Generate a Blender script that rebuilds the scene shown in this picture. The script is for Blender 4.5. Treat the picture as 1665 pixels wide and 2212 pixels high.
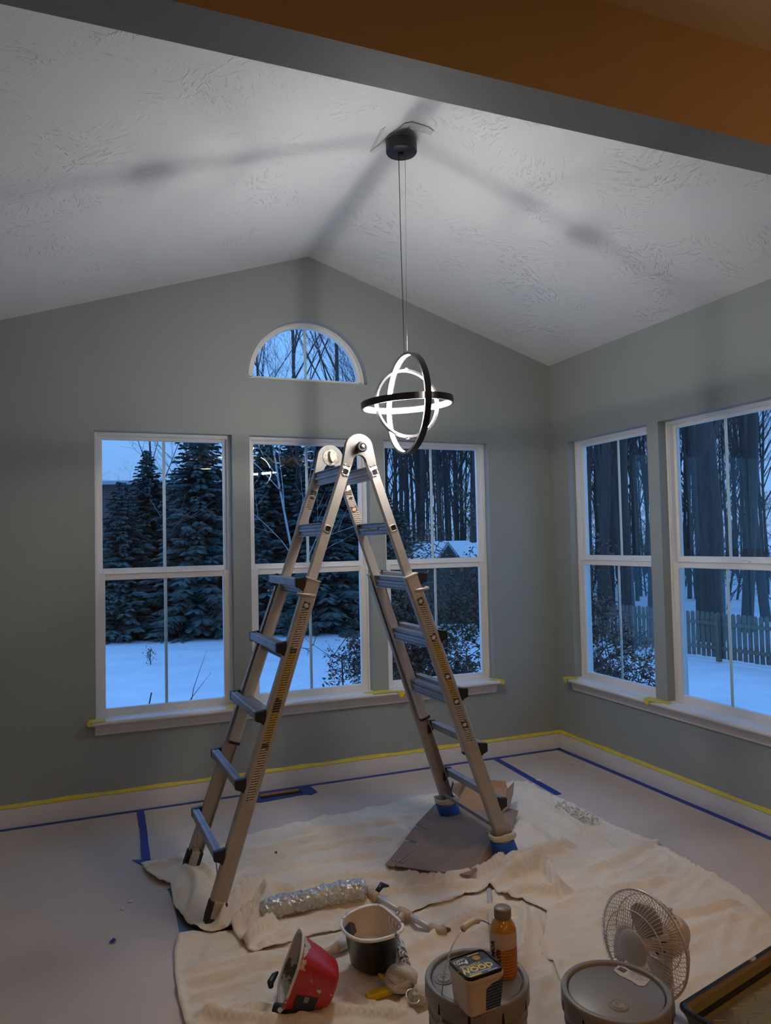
import bpy, bmesh, math, random
import numpy as np
from mathutils import Vector, Matrix, noise, geometry
random.seed(7)
R = math.radians; PI = math.pi
for o in list(bpy.data.objects): bpy.data.objects.remove(o)
scene = bpy.context.scene
col = scene.collection

# ---------------------------------------------------------------- camera
cam_d = bpy.data.cameras.new('camera'); cam = bpy.data.objects.new('camera', cam_d); col.objects.link(cam)
scene.camera = cam
cam_d.sensor_fit = 'HORIZONTAL'; cam_d.sensor_width = 36.0
cam_d.lens = 36.0 * 1612.696 / 1665.0
cam_d.clip_start = 0.02; cam_d.clip_end = 600
_yaw, _pit, _rol = 0.3827485, 0.0400695, -0.0216998
_f = Vector((math.sin(_yaw)*math.cos(_pit), math.cos(_yaw)*math.cos(_pit), math.sin(_pit)))
_r = Vector((math.cos(_yaw), -math.sin(_yaw), 0)); _u = _r.cross(_f)
_r2 = _r*math.cos(_rol) + _u*math.sin(_rol); _u2 = _u*math.cos(_rol) - _r*math.sin(_rol)
_m = Matrix((_r2, _u2, -_f)).transposed().to_4x4()
_m.translation = Vector((-3.13268, -4.54334, 1.49144))
cam.matrix_world = _m

# ---------------------------------------------------------------- world, exposure
scene.view_settings.view_transform = 'Standard'; scene.view_settings.look = 'None'
scene.view_settings.gamma = 1.0; scene.view_settings.use_curve_mapping = False
scene.view_settings.exposure = 0.0
SKY = 1.55
PENDANT = 225.0
KITCHEN = 18.0
w = bpy.data.worlds.new('dusk_sky'); scene.world = w; w.use_nodes = True
nt = w.node_tree; nt.nodes.clear()
out = nt.nodes.new('ShaderNodeOutputWorld'); bg = nt.nodes.new('ShaderNodeBackground')
tc = nt.nodes.new('ShaderNodeTexCoord'); sp = nt.nodes.new('ShaderNodeSeparateXYZ'); cr = nt.nodes.new('ShaderNodeValToRGB')
nz = nt.nodes.new('ShaderNodeTexNoise'); nz.inputs['Scale'].default_value = 2.2; nz.inputs['Detail'].default_value = 4
mx = nt.nodes.new('ShaderNodeMixRGB'); mx.blend_type = 'MULTIPLY'; mx.inputs[0].default_value = 0.25
nt.links.new(tc.outputs['Generated'], sp.inputs[0]); nt.links.new(sp.outputs['Z'], cr.inputs[0])
nt.links.new(tc.outputs['Generated'], nz.inputs['Vector'])
e = cr.color_ramp.elements
e[0].position = 0.0; e[0].color = (0.16, 0.27, 0.54, 1)
e[1].position = 1.0; e[1].color = (0.15, 0.37, 0.88, 1)
k = cr.color_ramp.elements.new(0.10); k.color = (0.130, 0.285, 0.60, 1)
k = cr.color_ramp.elements.new(0.35); k.color = (0.145, 0.35, 0.83, 1)
nt.links.new(cr.outputs[0], mx.inputs[1]); nt.links.new(nz.outputs['Fac'], mx.inputs[2])
nt.links.new(mx.outputs[0], bg.inputs[0]); bg.inputs[1].default_value = SKY*1.25
nt.links.new(bg.outputs[0], out.inputs[0])

# ---------------------------------------------------------------- materials
def mat(name, color=(.5,.5,.5), rough=.6, metal=0., bump=None, var=None, spec=None, emit=None, coat=0, stretch=None, alpha=None, trans=0, blotch=None):
    m = bpy.data.materials.new(name); m.use_nodes = True
    t = m.node_tree; b = t.nodes['Principled BSDF']
    b.inputs['Base Color'].default_value = (*color, 1); b.inputs['Roughness'].default_value = rough
    b.inputs['Metallic'].default_value = metal
    if spec is not None: b.inputs['Specular IOR Level'].default_value = spec
    if coat: b.inputs['Coat Weight'].default_value = coat
    if trans: b.inputs['Transmission Weight'].default_value = trans
    if emit: b.inputs['Emission Color'].default_value = (*emit[0], 1); b.inputs['Emission Strength'].default_value = emit[1]
    co = t.nodes.new('ShaderNodeTexCoord'); vec = co.outputs['Object']
    if stretch:
        mp = t.nodes.new('ShaderNodeMapping'); mp.inputs['Scale'].default_value = stretch
        t.links.new(vec, mp.inputs[0]); vec = mp.outputs[0]
    last = None
    if var:
        n = t.nodes.new('ShaderNodeTexNoise'); n.inputs['Scale'].default_value = var[0]; n.inputs['Detail'].default_value = 6
        n.inputs['Roughness'].default_value = .65
        t.links.new(vec, n.inputs['Vector'])
        r = t.nodes.new('ShaderNodeValToRGB'); r.color_ramp.elements[0].position = .35; r.color_ramp.elements[1].position = .68
        r.color_ramp.elements[0].color = (*var[1], 1); r.color_ramp.elements[1].color = (*color, 1)
        t.links.new(n.outputs['Fac'], r.inputs[0]); last = r.outputs[0]
    if blotch:                                  # (scale, threshold, colour): hard edged splashes of paint or wear
        n = t.nodes.new('ShaderNodeTexNoise'); n.inputs['Scale'].default_value = blotch[0]; n.inputs['Detail'].default_value = 8
        n.inputs['Roughness'].default_value = .7
        t.links.new(vec, n.inputs['Vector'])
        r = t.nodes.new('ShaderNodeValToRGB'); r.color_ramp.elements[0].position = blotch[1]; r.color_ramp.elements[1].position = blotch[1]+.015
        t.links.new(n.outputs['Fac'], r.inputs[0])
        x = t.nodes.new('ShaderNodeMixRGB'); t.links.new(r.outputs[0], x.inputs[0])
        if last: t.links.new(last, x.inputs[1])
        else: x.inputs[1].default_value = (*color, 1)
        x.inputs[2].default_value = (*blotch[2], 1); last = x.outputs[0]
    if last: t.links.new(last, b.inputs['Base Color'])
    if bump:
        n = t.nodes.new('ShaderNodeTexNoise'); n.inputs['Scale'].default_value = bump[0]; n.inputs['Detail'].default_value = 5
        t.links.new(vec, n.inputs['Vector'])
        bp = t.nodes.new('ShaderNodeBump'); bp.inputs['Strength'].default_value = bump[1]; bp.inputs['Distance'].default_value = bump[2] if len(bump) > 2 else .01
        t.links.new(n.outputs['Fac'], bp.inputs['Height']); t.links.new(bp.outputs[0], b.inputs['Normal'])
    return m

M = {}
M['wall'] = mat('grey_green_paint', (.315,.338,.315), .55, bump=(220,.12,.002), var=(1.3,(.30,.323,.30)))
M['white'] = mat('white_vinyl', (.80,.785,.76), .35)
M['trim'] = mat('white_trim_paint', (.72,.68,.64), .4, var=(3,(.69,.65,.61)))
M['kitchen_wall'] = mat('tan_kitchen_paint', (.55,.40,.22), .7, var=(2,(.52,.37,.2)))
M['kitchen_ceiling'] = mat('kitchen_ceiling_paint', (.8,.72,.6), .8)
M['paper'] = mat('floor_paper', (.59,.495,.43), .6, bump=(2.5,.5,.02), var=(1.5,(.54,.45,.39)))
M['vinyl'] = mat('blue_grey_plank', (.12,.13,.17), .4, var=(9,(.03,.03,.04)), stretch=(1,12,1))
M['blue_tape'] = mat('blue_tape', (.018,.055,.33), .55, var=(25,(.012,.035,.22)))
M['blue_tape_b'] = mat('bright_blue_tape', (.015,.12,.50), .5, var=(30,(.01,.08,.36)))
M['yellow_tape'] = mat('yellow_tape', (.78,.62,.03), .5, var=(18,(.60,.48,.07)))
M['cloth'] = mat('canvas_cloth', (.78,.68,.56), .95, bump=(55,.25,.004), var=(3.5,(.70,.60,.47)), spec=.1)
M['cloth2'] = mat('canvas_wrap', (.62,.54,.42), .95, bump=(40,.4,.005), spec=.1)
M['alu'] = mat('brushed_aluminium', (.62,.58,.54), .5, .45, bump=(60,.08,.002), var=(6,(.55,.51,.47)), stretch=(1,1,.3))
M['alu_dark'] = mat('worn_aluminium', (.50,.44,.38), .5, .5, bump=(60,.08,.002), var=(5,(.42,.36,.30)), blotch=(14,.70,(.55,.53,.5)))
M['alu_rung'] = mat('rung_aluminium', (.40,.40,.42), .45, .5, bump=(70,.08,.002), var=(12,(.30,.30,.32)))
M['black'] = mat('black_plastic', (.012,.012,.014), .45)
M['black_metal'] = mat('black_metal', (.022,.02,.02), .42, .3)
M['rubber'] = mat('worn_rubber', (.018,.017,.016), .8, blotch=(60,.6,(.07,.05,.03)))
M['rivet'] = mat('bright_rivet', (.75,.75,.72), .25, 1)
M['steel'] = mat('steel', (.62,.60,.57), .25, 1)
M['knob_pin'] = mat('pin_sleeve', (.45,.36,.28), .4, .3)
M['label_white'] = None
M['cardboard'] = mat('cardboard', (.30,.205,.145), .85, bump=(30,.12,.004), var=(4,(.26,.175,.125)))
M['cardboard_in'] = mat('cardboard_inside', (.42,.25,.13), .85, var=(4,(.37,.22,.115)))
M['snow'] = mat('snow', (.86,.86,.86), .7, bump=(1.2,.6,.15), var=(.7,(.72,.74,.78)))
M['snow_roof'] = mat('snow_on_roof', (.88,.88,.88), .7)
M['bark'] = mat('dark_bark', (.085,.075,.068), .9, bump=(8,.8,.05), var=(3,(.045,.04,.037)), stretch=(3,3,.5))
M['bark_far'] = mat('forest_bark', (.075,.067,.062), .9, var=(1.5,(.045,.04,.038)), stretch=(3,3,.4))
M['birch'] = mat('birch_bark', (.5,.47,.45), .8, blotch=(6,.58,(.08,.07,.06)))
M['spruce'] = mat('spruce_needles', (.10,.145,.135), .9, var=(2.2,(.022,.04,.032)))
M['hinge'] = mat('hinge_metal', (.21,.195,.18), .6, .25, bump=(60,.05,.001), var=(9,(.17,.16,.15)))
M['leaf'] = mat('dry_brown_leaf', (.21,.12,.07), .8, var=(9,(.11,.065,.04)))
M['fence'] = mat('weathered_fence', (.17,.155,.12), .9, bump=(30,.3,.01), var=(4,(.11,.10,.08)), stretch=(4,4,.6))
M['siding'] = mat('grey_brown_siding', (.135,.10,.09), .8, var=(1,(.12,.09,.08)))
M['house_trim'] = mat('house_trim', (.45,.45,.47), .7)
M['house_pane'] = mat('house_window_pane', (.03,.035,.045), .1)
M['shed'] = mat('shed_green', (.05,.075,.06), .8)
M['shed_trim'] = mat('shed_trim', (.28,.26,.25), .8)
M['bucket'] = mat('grey_bucket_plastic', (.255,.245,.24), .4, bump=(9,.05,.01), var=(3,(.235,.225,.22)))
M['bucket_slot'] = mat('slot_dark', (.01,.01,.01), .9)
M['fan_white'] = mat('fan_white_plastic', (.62,.55,.50), .35)
M['fan_blade'] = mat('fan_blade_plastic', (.44,.42,.44), .3)
M['wire'] = mat('cage_wire', (.62,.58,.55), .35, .3)
M['tray'] = mat('tray_black', (.012,.011,.012), .35, blotch=(9,.63,(.45,.36,.24)))
M['tray_tan'] = mat('tan_paint_film', (.22,.165,.075), .4, bump=(12,.15,.005), var=(3,(.19,.14,.065)), blotch=(7,.70,(.03,.025,.02)))
M['pail_black'] = mat('pail_black', (.008,.008,.009), .3)
M['pail_liner'] = mat('white_liner', (.72,.66,.60), .3)
M['pail_paint'] = mat('cream_paint', (.66,.54,.43), .25)
M['pail_rim'] = mat('spattered_rim', (.78,.76,.74), .35, blotch=(28,.60,(.015,.015,.02)))
M['red'] = mat('red_pail', (.42,.018,.02), .35, blotch=(13,.61,(.62,.46,.36)))
M['red_in'] = mat('dried_paint_inside', (.50,.47,.43), .5, blotch=(9,.52,(.10,.10,.105)))
M['wood'] = mat('brush_wood', (.50,.33,.15), .4)
M['paper_label'] = mat('paper_label', (.60,.57,.53), .5)
M['towel'] = mat('terry_towel', (.60,.53,.44), 1, bump=(160,.9,.006), spec=.05)
M['yellow'] = mat('yellow_plastic', (.70,.47,.01), .35, blotch=(30,.72,(.3,.2,.05)))
M['tanpl'] = mat('tan_plastic', (.47,.35,.22), .4, blotch=(22,.68,(.2,.14,.08)))
M['film'] = mat('crinkled_film', (.62,.61,.58), .2, .45, bump=(45,.6,.01), var=(14,(.42,.40,.37)), coat=.6)
M['tub'] = mat('white_tub', (.60,.50,.42), .35)
M['tub_lid'] = mat('black_tub_lid', (.012,.012,.014), .3)
M['navy'] = mat('navy_print', (.012,.03,.13), .35)
M['txt_white'] = mat('print_white', (.6,.6,.6), .5)
M['txt_yellow'] = mat('print_yellow', (.75,.60,.03), .5)
M['txt_black'] = mat('print_black', (.01,.01,.01), .5)
M['txt_red'] = mat('print_red', (.5,.03,.03), .5)
M['gold'] = mat('gold_seal', (.55,.33,.07), .35)
M['bottle_low'] = mat('orange_bottle', (.55,.20,.04), .12, coat=.5)
M['bottle_top'] = mat('amber_bottle', (.50,.27,.05), .1, coat=.5)
M['bottle_label'] = mat('pale_bottle_label', (.58,.47,.38), .25, coat=.5)
M['cap'] = mat('grey_cap', (.22,.19,.17), .4)
M['debris'] = mat('pale_scraps', (.68,.62,.55), .8)
M['speckle'] = mat('speckled_sleeve', (.6,.58,.55), .6, blotch=(60,.5,(.02,.04,.03)))
M['mud'] = mat('unpainted_plaster', (.52,.51,.49), .9, bump=(60,.8,.006))
M['dirt'] = mat('brown_scrap', (.12,.06,.03), .9)

def ceiling_mat():
    m = mat('stomped_ceiling', (.66,.665,.66), .85); t = m.node_tree; b = t.nodes['Principled BSDF']
    co = t.nodes.new('ShaderNodeTexCoord')
    v = t.nodes.new('ShaderNodeTexVoronoi'); v.inputs['Scale'].default_value = 5.5
    t.links.new(co.outputs['Object'], v.inputs['Vector'])
    s = t.nodes.new('ShaderNodeSeparateColor'); t.links.new(v.outputs['Color'], s.inputs[0])
    ml = t.nodes.new('ShaderNodeMath'); ml.operation = 'MULTIPLY'; ml.inputs[1].default_value = 6.28; t.links.new(s.outputs[0], ml.inputs[0])
    vr = t.nodes.new('ShaderNodeVectorRotate'); vr.rotation_type = 'Z_AXIS'
    t.links.new(co.outputs['Object'], vr.inputs['Vector']); t.links.new(ml.outputs[0], vr.inputs['Angle'])
    mp = t.nodes.new('ShaderNodeMapping'); mp.inputs['Scale'].default_value = (16, 55, 16); t.links.new(vr.outputs[0], mp.inputs[0])
    n = t.nodes.new('ShaderNodeTexNoise'); n.inputs['Scale'].default_value = 1; n.inputs['Detail'].default_value = 3; n.inputs['Distortion'].default_value = .8
    t.links.new(mp.outputs[0], n.inputs['Vector'])
    r = t.nodes.new('ShaderNodeValToRGB'); r.color_ramp.elements[0].position = .56; r.color_ramp.elements[1].position = .66
    t.links.new(n.outputs['Fac'], r.inputs[0])
    n2 = t.nodes.new('ShaderNodeTexNoise'); n2.inputs['Scale'].default_value = 3.2; n2.inputs['Detail'].default_value = 2
    t.links.new(co.outputs['Object'], n2.inputs['Vector'])
    r2 = t.nodes.new('ShaderNodeValToRGB'); r2.color_ramp.elements[0].position = .45; r2.color_ramp.elements[1].position = .62
    t.links.new(n2.outputs['Fac'], r2.inputs[0])
    mm = t.nodes.new('ShaderNodeMath'); mm.operation = 'MULTIPLY'; t.links.new(r.outputs[0], mm.inputs[0]); t.links.new(r2.outputs[0], mm.inputs[1])
    n3 = t.nodes.new('ShaderNodeTexNoise'); n3.inputs['Scale'].default_value = 90; t.links.new(co.outputs['Object'], n3.inputs['Vector'])
    ma = t.nodes.new('ShaderNodeMath'); ma.operation = 'MULTIPLY_ADD'; ma.inputs[1].default_value = .22
    t.links.new(n3.outputs['Fac'], ma.inputs[0]); t.links.new(mm.outputs[0], ma.inputs[2])
    bp = t.nodes.new('ShaderNodeBump'); bp.inputs['Strength'].default_value = .7; bp.inputs['Distance'].default_value = .0055
    t.links.new(ma.outputs[0], bp.inputs['Height']); t.links.new(bp.outputs[0], b.inputs['Normal'])
    return m
M['ceiling'] = ceiling_mat()

def glass_mat():
    m = bpy.data.materials.new('window_glass'); m.use_nodes = True; t = m.node_tree; t.nodes.clear()
    o = t.nodes.new('ShaderNodeOutputMaterial'); a = t.nodes.new('ShaderNodeBsdfTransparent'); a.inputs[0].default_value = (.93,.97,.95,1)
    g = t.nodes.new('ShaderNodeBsdfGlossy'); g.inputs['Roughness'].default_value = 0.0; g.inputs[0].default_value = (.85,1,.93,1)
    f = t.nodes.new('ShaderNodeFresnel'); f.inputs[0].default_value = 1.5
    x = t.nodes.new('ShaderNodeMixShader'); t.links.new(f.outputs[0], x.inputs[0]); t.links.new(a.outputs[0], x.inputs[1]); t.links.new(g.outputs[0], x.inputs[2])
    t.links.new(x.outputs[0], o.inputs[0]); return m
M['glass'] = glass_mat()

def print_mat(name, base, ink, sx, sy):
    # fine rows of small dark print on a coloured sticker
    m = mat(name, base, .5); t = m.node_tree; b = t.nodes['Principled BSDF']
    co = t.nodes.new('ShaderNodeTexCoord'); mp = t.nodes.new('ShaderNodeMapping'); mp.inputs['Scale'].default_value = (sx, sx, sy)
    t.links.new(co.outputs['Object'], mp.inputs[0])
    n = t.nodes.new('ShaderNodeTexNoise'); n.inputs['Scale'].default_value = 1; n.inputs['Detail'].default_value = 3; t.links.new(mp.outputs[0], n.inputs['Vector'])
    wv = t.nodes.new('ShaderNodeTexWave'); wv.bands_direction = 'Z'; wv.inputs['Scale'].default_value = sy*.10; t.links.new(co.outputs['Object'], wv.inputs['Vector'])
    mm = t.nodes.new('ShaderNodeMath'); mm.operation = 'MULTIPLY'; t.links.new(n.outputs['Fac'], mm.inputs[0]); t.links.new(wv.outputs['Fac'], mm.inputs[1])
    r = t.nodes.new('ShaderNodeValToRGB'); r.color_ramp.elements[0].position = .30; r.color_ramp.elements[1].position = .36
    r.color_ramp.elements[0].color = (*base, 1); r.color_ramp.elements[1].color = (*ink, 1)
    t.links.new(mm.outputs[0], r.inputs[0]); t.links.new(r.outputs[0], b.inputs['Base Color']); return m
M['print_cream'] = print_mat('cream_sticker_print', (.55,.47,.36), (.04,.035,.03), 160, 320)
M['print_yellow'] = print_mat('yellow_sticker_print', (.50,.34,.08), (.06,.045,.02), 160, 320)
M['print_black'] = print_mat('black_sticker_print', (.012,.012,.012), (.25,.2,.12), 160, 320)
M['print_navy'] = print_mat('navy_print_lines', (.010,.025,.11), (.16,.17,.22), 170, 420)
M['print_bottle'] = print_mat('bottle_print_lines', (.55,.20,.04), (.30,.10,.02), 200, 420)

# ---------------------------------------------------------------- mesh helpers
class MB:
    def __init__(s): s.v = []; s.f = []; s.mi = []; s.cur = 0; s.sm = []
    def add(s, vs, fs, smooth=False):
        b = len(s.v); s.v += [tuple(x) for x in vs]
        for f in fs: s.f.append([b+i for i in f]); s.mi.append(s.cur); s.sm.append(smooth)
        return s
    def box(s, lo, hi, mtx=None):
        vs = [(x,y,z) for x in (lo[0],hi[0]) for y in (lo[1],hi[1]) for z in (lo[2],hi[2])]
        if mtx: vs = [mtx @ Vector(v) for v in vs]
        return s.add(vs, [(0,1,3,2),(4,6,7,5),(0,4,5,1),(2,3,7,6),(0,2,6,4),(1,5,7,3)])
    def prism(s, poly, d, mtx=None):        # poly in xy, extruded 0..d in z
        n = len(poly)
        vs = [Vector((p[0],p[1],0)) for p in poly]+[Vector((p[0],p[1],d)) for p in poly]
        if mtx: vs = [mtx @ v for v in vs]
        return s.add(vs, [tuple(range(n))[::-1], tuple(range(n,2*n))]+[(i,(i+1)%n,(i+1)%n+n,i+n) for i in range(n)])
    def tube(s, pts, r, n=8, cap=True, smooth=True):
        pts = [Vector(p) for p in pts]; rs = r if isinstance(r,(list,tuple)) else [r]*len(pts)
        rings = []; up = None
        for i, p in enumerate(pts):
            d = (pts[min(i+1,len(pts)-1)]-pts[max(i-1,0)])
            if d.length < 1e-9: d = Vector((0,0,1))
            d.normalize()
            if up is None: up = d.orthogonal().normalized()
            up = (up - d*up.dot(d))
            if up.length < 1e-6: up = d.orthogonal()
            up.normalize(); sd = d.cross(up)
            rings.append([p+(up*math.cos(2*PI*k/n)+sd*math.sin(2*PI*k/n))*rs[i] for k in range(n)])
        vs = [v for g in rings for v in g]
        fs = [(i*n+k, i*n+(k+1)%n, (i+1)*n+(k+1)%n, (i+1)*n+k) for i in range(len(pts)-1) for k in range(n)]
        if cap: fs += [tuple(range(n))[::-1], tuple((len(pts)-1)*n+k for k in range(n))]
        return s.add(vs, fs, smooth)
    def lathe(s, prof, n=32, mtx=None, smooth=True, close=False):   # profile [(r,z)]
        vs = [Vector((r*math.cos(2*PI*k/n), r*math.sin(2*PI*k/n), z)) for r, z in prof for k in range(n)]
        if mtx: vs = [mtx @ v for v in vs]
        m_ = len(prof)
        fs = [(i*n+k, i*n+(k+1)%n, (i+1)*n+(k+1)%n, (i+1)*n+k) for i in range(m_-1) for k in range(n)]
        if close: fs += [((m_-1)*n+k, (m_-1)*n+(k+1)%n, (k+1)%n, k) for k in range(n)]
        return s.add(vs, fs, smooth)
    def loft(s, rings, caps=(True,True), smooth=False):
        n = len(rings[0]); vs = [v for g in rings for v in g]
        fs = [(i*n+k, i*n+(k+1)%n, (i+1)*n+(k+1)%n, (i+1)*n+k) for i in range(len(rings)-1) for k in range(n)]
        if caps[0]: fs.append(tuple(range(n))[::-1])
        if caps[1]: fs.append(tuple((len(rings)-1)*n+k for k in range(n)))
        return s.add(vs, fs, smooth)
    def build(s, name, m, parent=None, bevel=0, solid=0, sub=0, recalc=True):
        me = bpy.data.meshes.new(name); me.from_pydata([tuple(v) for v in s.v], [], s.f)
        ms = m if isinstance(m,(list,tuple)) else [m]
        for q in ms: me.materials.append(q)
        me.polygons.foreach_set('material_index', s.mi); me.polygons.foreach_set('use_smooth', s.sm)
        if recalc:
            bm = bmesh.new(); bm.from_mesh(me); bmesh.ops.recalc_face_normals(bm, faces=bm.faces); bm.to_mesh(me); bm.free()
        me.update()
        o = bpy.data.objects.new(name, me); col.objects.link(o)
        if parent: o.parent = parent
        if solid: q = o.modifiers.new('solid','SOLIDIFY'); q.thickness = solid; q.offset = 1
        if sub: q = o.modifiers.new('sub','SUBSURF'); q.levels = sub; q.render_levels = sub
        if bevel: q = o.modifiers.new('bevel','BEVEL'); q.width = bevel; q.segments = 2; q.limit_method = 'ANGLE'; q.angle_limit = R(40)
        return o

def tag(o, label=None, cat=None, group=None, kind=None):
    if label: o['label'] = label
    if cat: o['category'] = cat
    if group: o['group'] = group
    if kind: o['kind'] = kind
    return o
def thing(name, label=None, cat=None, loc=(0,0,0), rot=(0,0,0), group=None, kind=None):
    o = bpy.data.objects.new(name, None); col.objects.link(o); o.empty_display_size = .1
    o.location = loc; o.rotation_euler = rot; o.scale = (1,1,1)
    return tag(o, label, cat, group, kind)
def copy_tree(o, parent=None):
    c = o.copy(); col.objects.link(c)
    if parent: c.parent = parent
    for ch in list(o.children): copy_tree(ch, c)
    return c
def frame_m(o, x, y, z=None):     # matrix from origin and axes
    x = Vector(x).normalized(); y = Vector(y); z = Vector(z) if z else x.cross(y); z.normalize(); y = z.cross(x).normalized()
    m = Matrix((x, y, z)).transposed().to_4x4(); m.translation = Vector(o); return m
def text(name, s_, size, mtx, m, parent=None, ext=.0002, align='CENTER', bold=0):
    c = bpy.data.curves.new(name, 'FONT'); c.body = s_; c.size = size; c.extrude = ext; c.align_x = align; c.align_y = 'CENTER'
    c.offset = bold; c.resolution_u = 2
    o = bpy.data.objects.new(name+'_c', c); col.objects.link(o)
    dg = bpy.context.evaluated_depsgraph_get(); me = bpy.data.meshes.new_from_object(o.evaluated_get(dg))
    bpy.data.objects.remove(o); me.transform(mtx); me.materials.clear(); me.materials.append(m); me.name = name
    q = bpy.data.objects.new(name, me); col.objects.link(q)
    if parent: q.parent = parent
    return q
def struct(o): o['kind'] = 'structure'; return o

# ---------------------------------------------------------------- room numbers
XL, XR, RIDGE = -3.5975, 0.0, -1.79877
ZW, ZR = 2.743, 3.3285
YF, YF2, ZH = -3.134, -3.244, 2.4384          # header: room side, kitchen side, underside
WX = [-3.08259, -2.19440, -1.30622]           # left edges of the three back windows
WW, ZT, ZS = .78259, 2.16439, .53098
WYR = [-.20013, -1.08582]; WW2 = .78996       # right wall windows start (going -y)
AZ, AH = 2.5216, .391

def wall_mesh(name, outer, holes, to3, depth, m, extra=None):
    polys = [[Vector((p[0],p[1],0)) for p in outer]]+[[Vector((p[0],p[1],0)) for p in h] for h in holes]
    flat = [p for pl in polys for p in pl]; tris = geometry.tessellate_polygon(polys)
    b = MB(); nfl = len(flat)
    b.add([to3(p.x,p.y,0) for p in flat]+[to3(p.x,p.y,depth) for p in flat],
          [t for t in tris]+[tuple(i+nfl for i in t)[::-1] for t in tris])
    k = 0
    for pl in polys:
        n = len(pl); b.f += [[k+i, k+(i+1)%n, k+(i+1)%n+nfl, k+i+nfl] for i in range(n)]; b.mi += [0]*n; b.sm += [False]*n; k += n
    return b.build(name, m)

arch = [(WX[1]+WW/2+WW/2*math.cos(a), AZ+AH*math.sin(a)) for a in [PI*i/36 for i in range(37)]]
rect = lambda a, b_, c, d: [(a,c),(b_,c),(b_,d),(a,d)]
gable = [(XL-.12,-.02),(XR+.14,-.02),(XR+.14,ZW-.0456),(RIDGE,ZR),(XL-.12,ZW-.039)]
gable = [(XL-.12,-.02),(XR+.14,-.02),(XR+.14,ZW+.02),(RIDGE,ZR+.05),(XL-.12,ZW+.02)]
struct(wall_mesh('wall_back', gable, [rect(x, x+WW, ZS-.03, ZT) for x in WX]+[arch], lambda u,v,d: (u,d,v), .15, M['wall']))
struct(wall_mesh('wall_right', [(0,-.02),(-3.24,-.02),(-3.24,ZW+.03),(0,ZW+.03)], [rect(y, y-WW2, ZS-.03, ZT) for y in WYR], lambda u,v,d: (d,u,v), .15, M['wall']))
struct(MB().box((XL-.12,YF2,-.02),(XL,0,ZW+.03)).build('wall_left', M['wall']))
# front wall: the header over the wide opening, gable above it
hd = [(XL,ZH),(XR,ZH),(XR,ZW),(RIDGE,ZR+.02),(XL,ZW)]
hb = MB(); n5 = 5
hb.cur = 0; hb.add([(p[0],YF,p[1]) for p in hd],[(0,1,2,3,4)])
hb.add([(XL,YF,ZH),(XR,YF,ZH),(XR,YF2,ZH),(XL,YF2,ZH)],[(0,1,2,3)])
hb.cur = 1; hb.add([(p[0],YF2,p[1]) for p in [(XL-1.2,ZH),(XR+1.6,ZH),(XR+1.6,ZR),(XL-1.2,ZR)]],[(3,2,1,0)])
hb.cur = 0; hb.add([(XL,YF,ZW),(RIDGE,YF,ZR+.02),(XR,YF,ZW),(XR,YF2,ZR),(XL,YF2,ZR)],[(0,1,2,3,4)])
struct(hb.build('wall_front', [M['wall'], M['kitchen_wall']], recalc=False))

# ceiling, two slopes meeting at the ridge, slab with thickness
b = MB(); t_ = .06
pr = [(XL-.12, ZW-.04),(RIDGE, ZR),(XR+.14, ZW-.0456),(XR+.14, ZW+t_),(RIDGE, ZR+t_+.03),(XL-.12, ZW+t_)]
b.add([(p[0], YF+.0, p[1]) for p in pr]+[(p[0], .0, p[1]) for p in pr], [(0,1,7,6),(1,2,8,7),(3,4,10,9),(4,5,11,10),(2,3,9,8),(5,0,6,11),(0,5,4,1),(1,4,3,2),(6,7,10,11),(7,8,9,10)])
struct(b.build('ceiling', M['ceiling']))

# floor: planks in dark vinyl over the sunroom and the kitchen
fl_b = MB(); fl_b.box((XL-.12,YF2,-.12),(.13,.13,-.004)); fl_b.box((-6.5,-8.2,-.12),(2.2,YF2,-.004)); struct(fl_b.build('floor', M['vinyl']))
fl_o = bpy.data.objects['floor']
x = -3.05; 
while x < -2.2:                                # the few planks that show where the paper stops
    MB().box((x,-2.4,-.004),(x+.118,-1.0,.0)).build('plank', M['vinyl'], fl_o); x += .12

# kitchen shell behind the camera
struct(MB().box((-6.5,-8.3,-.02),(2.2,-8.2,2.75)).build('wall_kitchen_rear', M['kitchen_wall']))
struct(MB().box((-6.6,-8.3,-.02),(-6.5,YF2,2.75)).build('wall_kitchen_left', M['kitchen_wall']))
struct(MB().box((2.2,-8.3,-.02),(2.3,YF2,2.75)).build('wall_kitchen_right', M['kitchen_wall']))
struct(MB().box((-6.5,YF2,-.02),(XL,YF2+.1,2.75)).build('wall_kitchen_corner', M['kitchen_wall']))
struct(MB().box((XR+.001,YF2,-.02),(2.2,YF2+.1,2.75)).build('wall_kitchen_return', M['kitchen_wall']))
struct(MB().box((-6.5,-8.2,2.677),(2.2,YF2,2.76)).build('kitchen_ceiling', M['kitchen_ceiling']))

def downlight(x, y, pw):
    t = thing('recessed_light', 'round recessed light glowing warm in the kitchen ceiling', 'light', (x,y,2.677), group='recessed kitchen lights')
    MB().lathe([(.078,0),(.092,-.004),(.096,0)], 28).build('ring', M['white'], t)
    MB().lathe([(.0005,-.002),(.078,-.002)], 28).build('lens', M['lens'], t)
M['lens'] = mat('warm_lens', (.9,.9,.9), .5, emit=((1,.58,.26), KITCHEN*4))
for x, y in [(-4.6,-5.3),(-3.0,-5.3),(-1.4,-5.3),(-4.6,-6.9),(-3.0,-6.9),(-1.4,-6.9),(.3,-5.3)]: downlight(x, y, 1)

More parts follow.
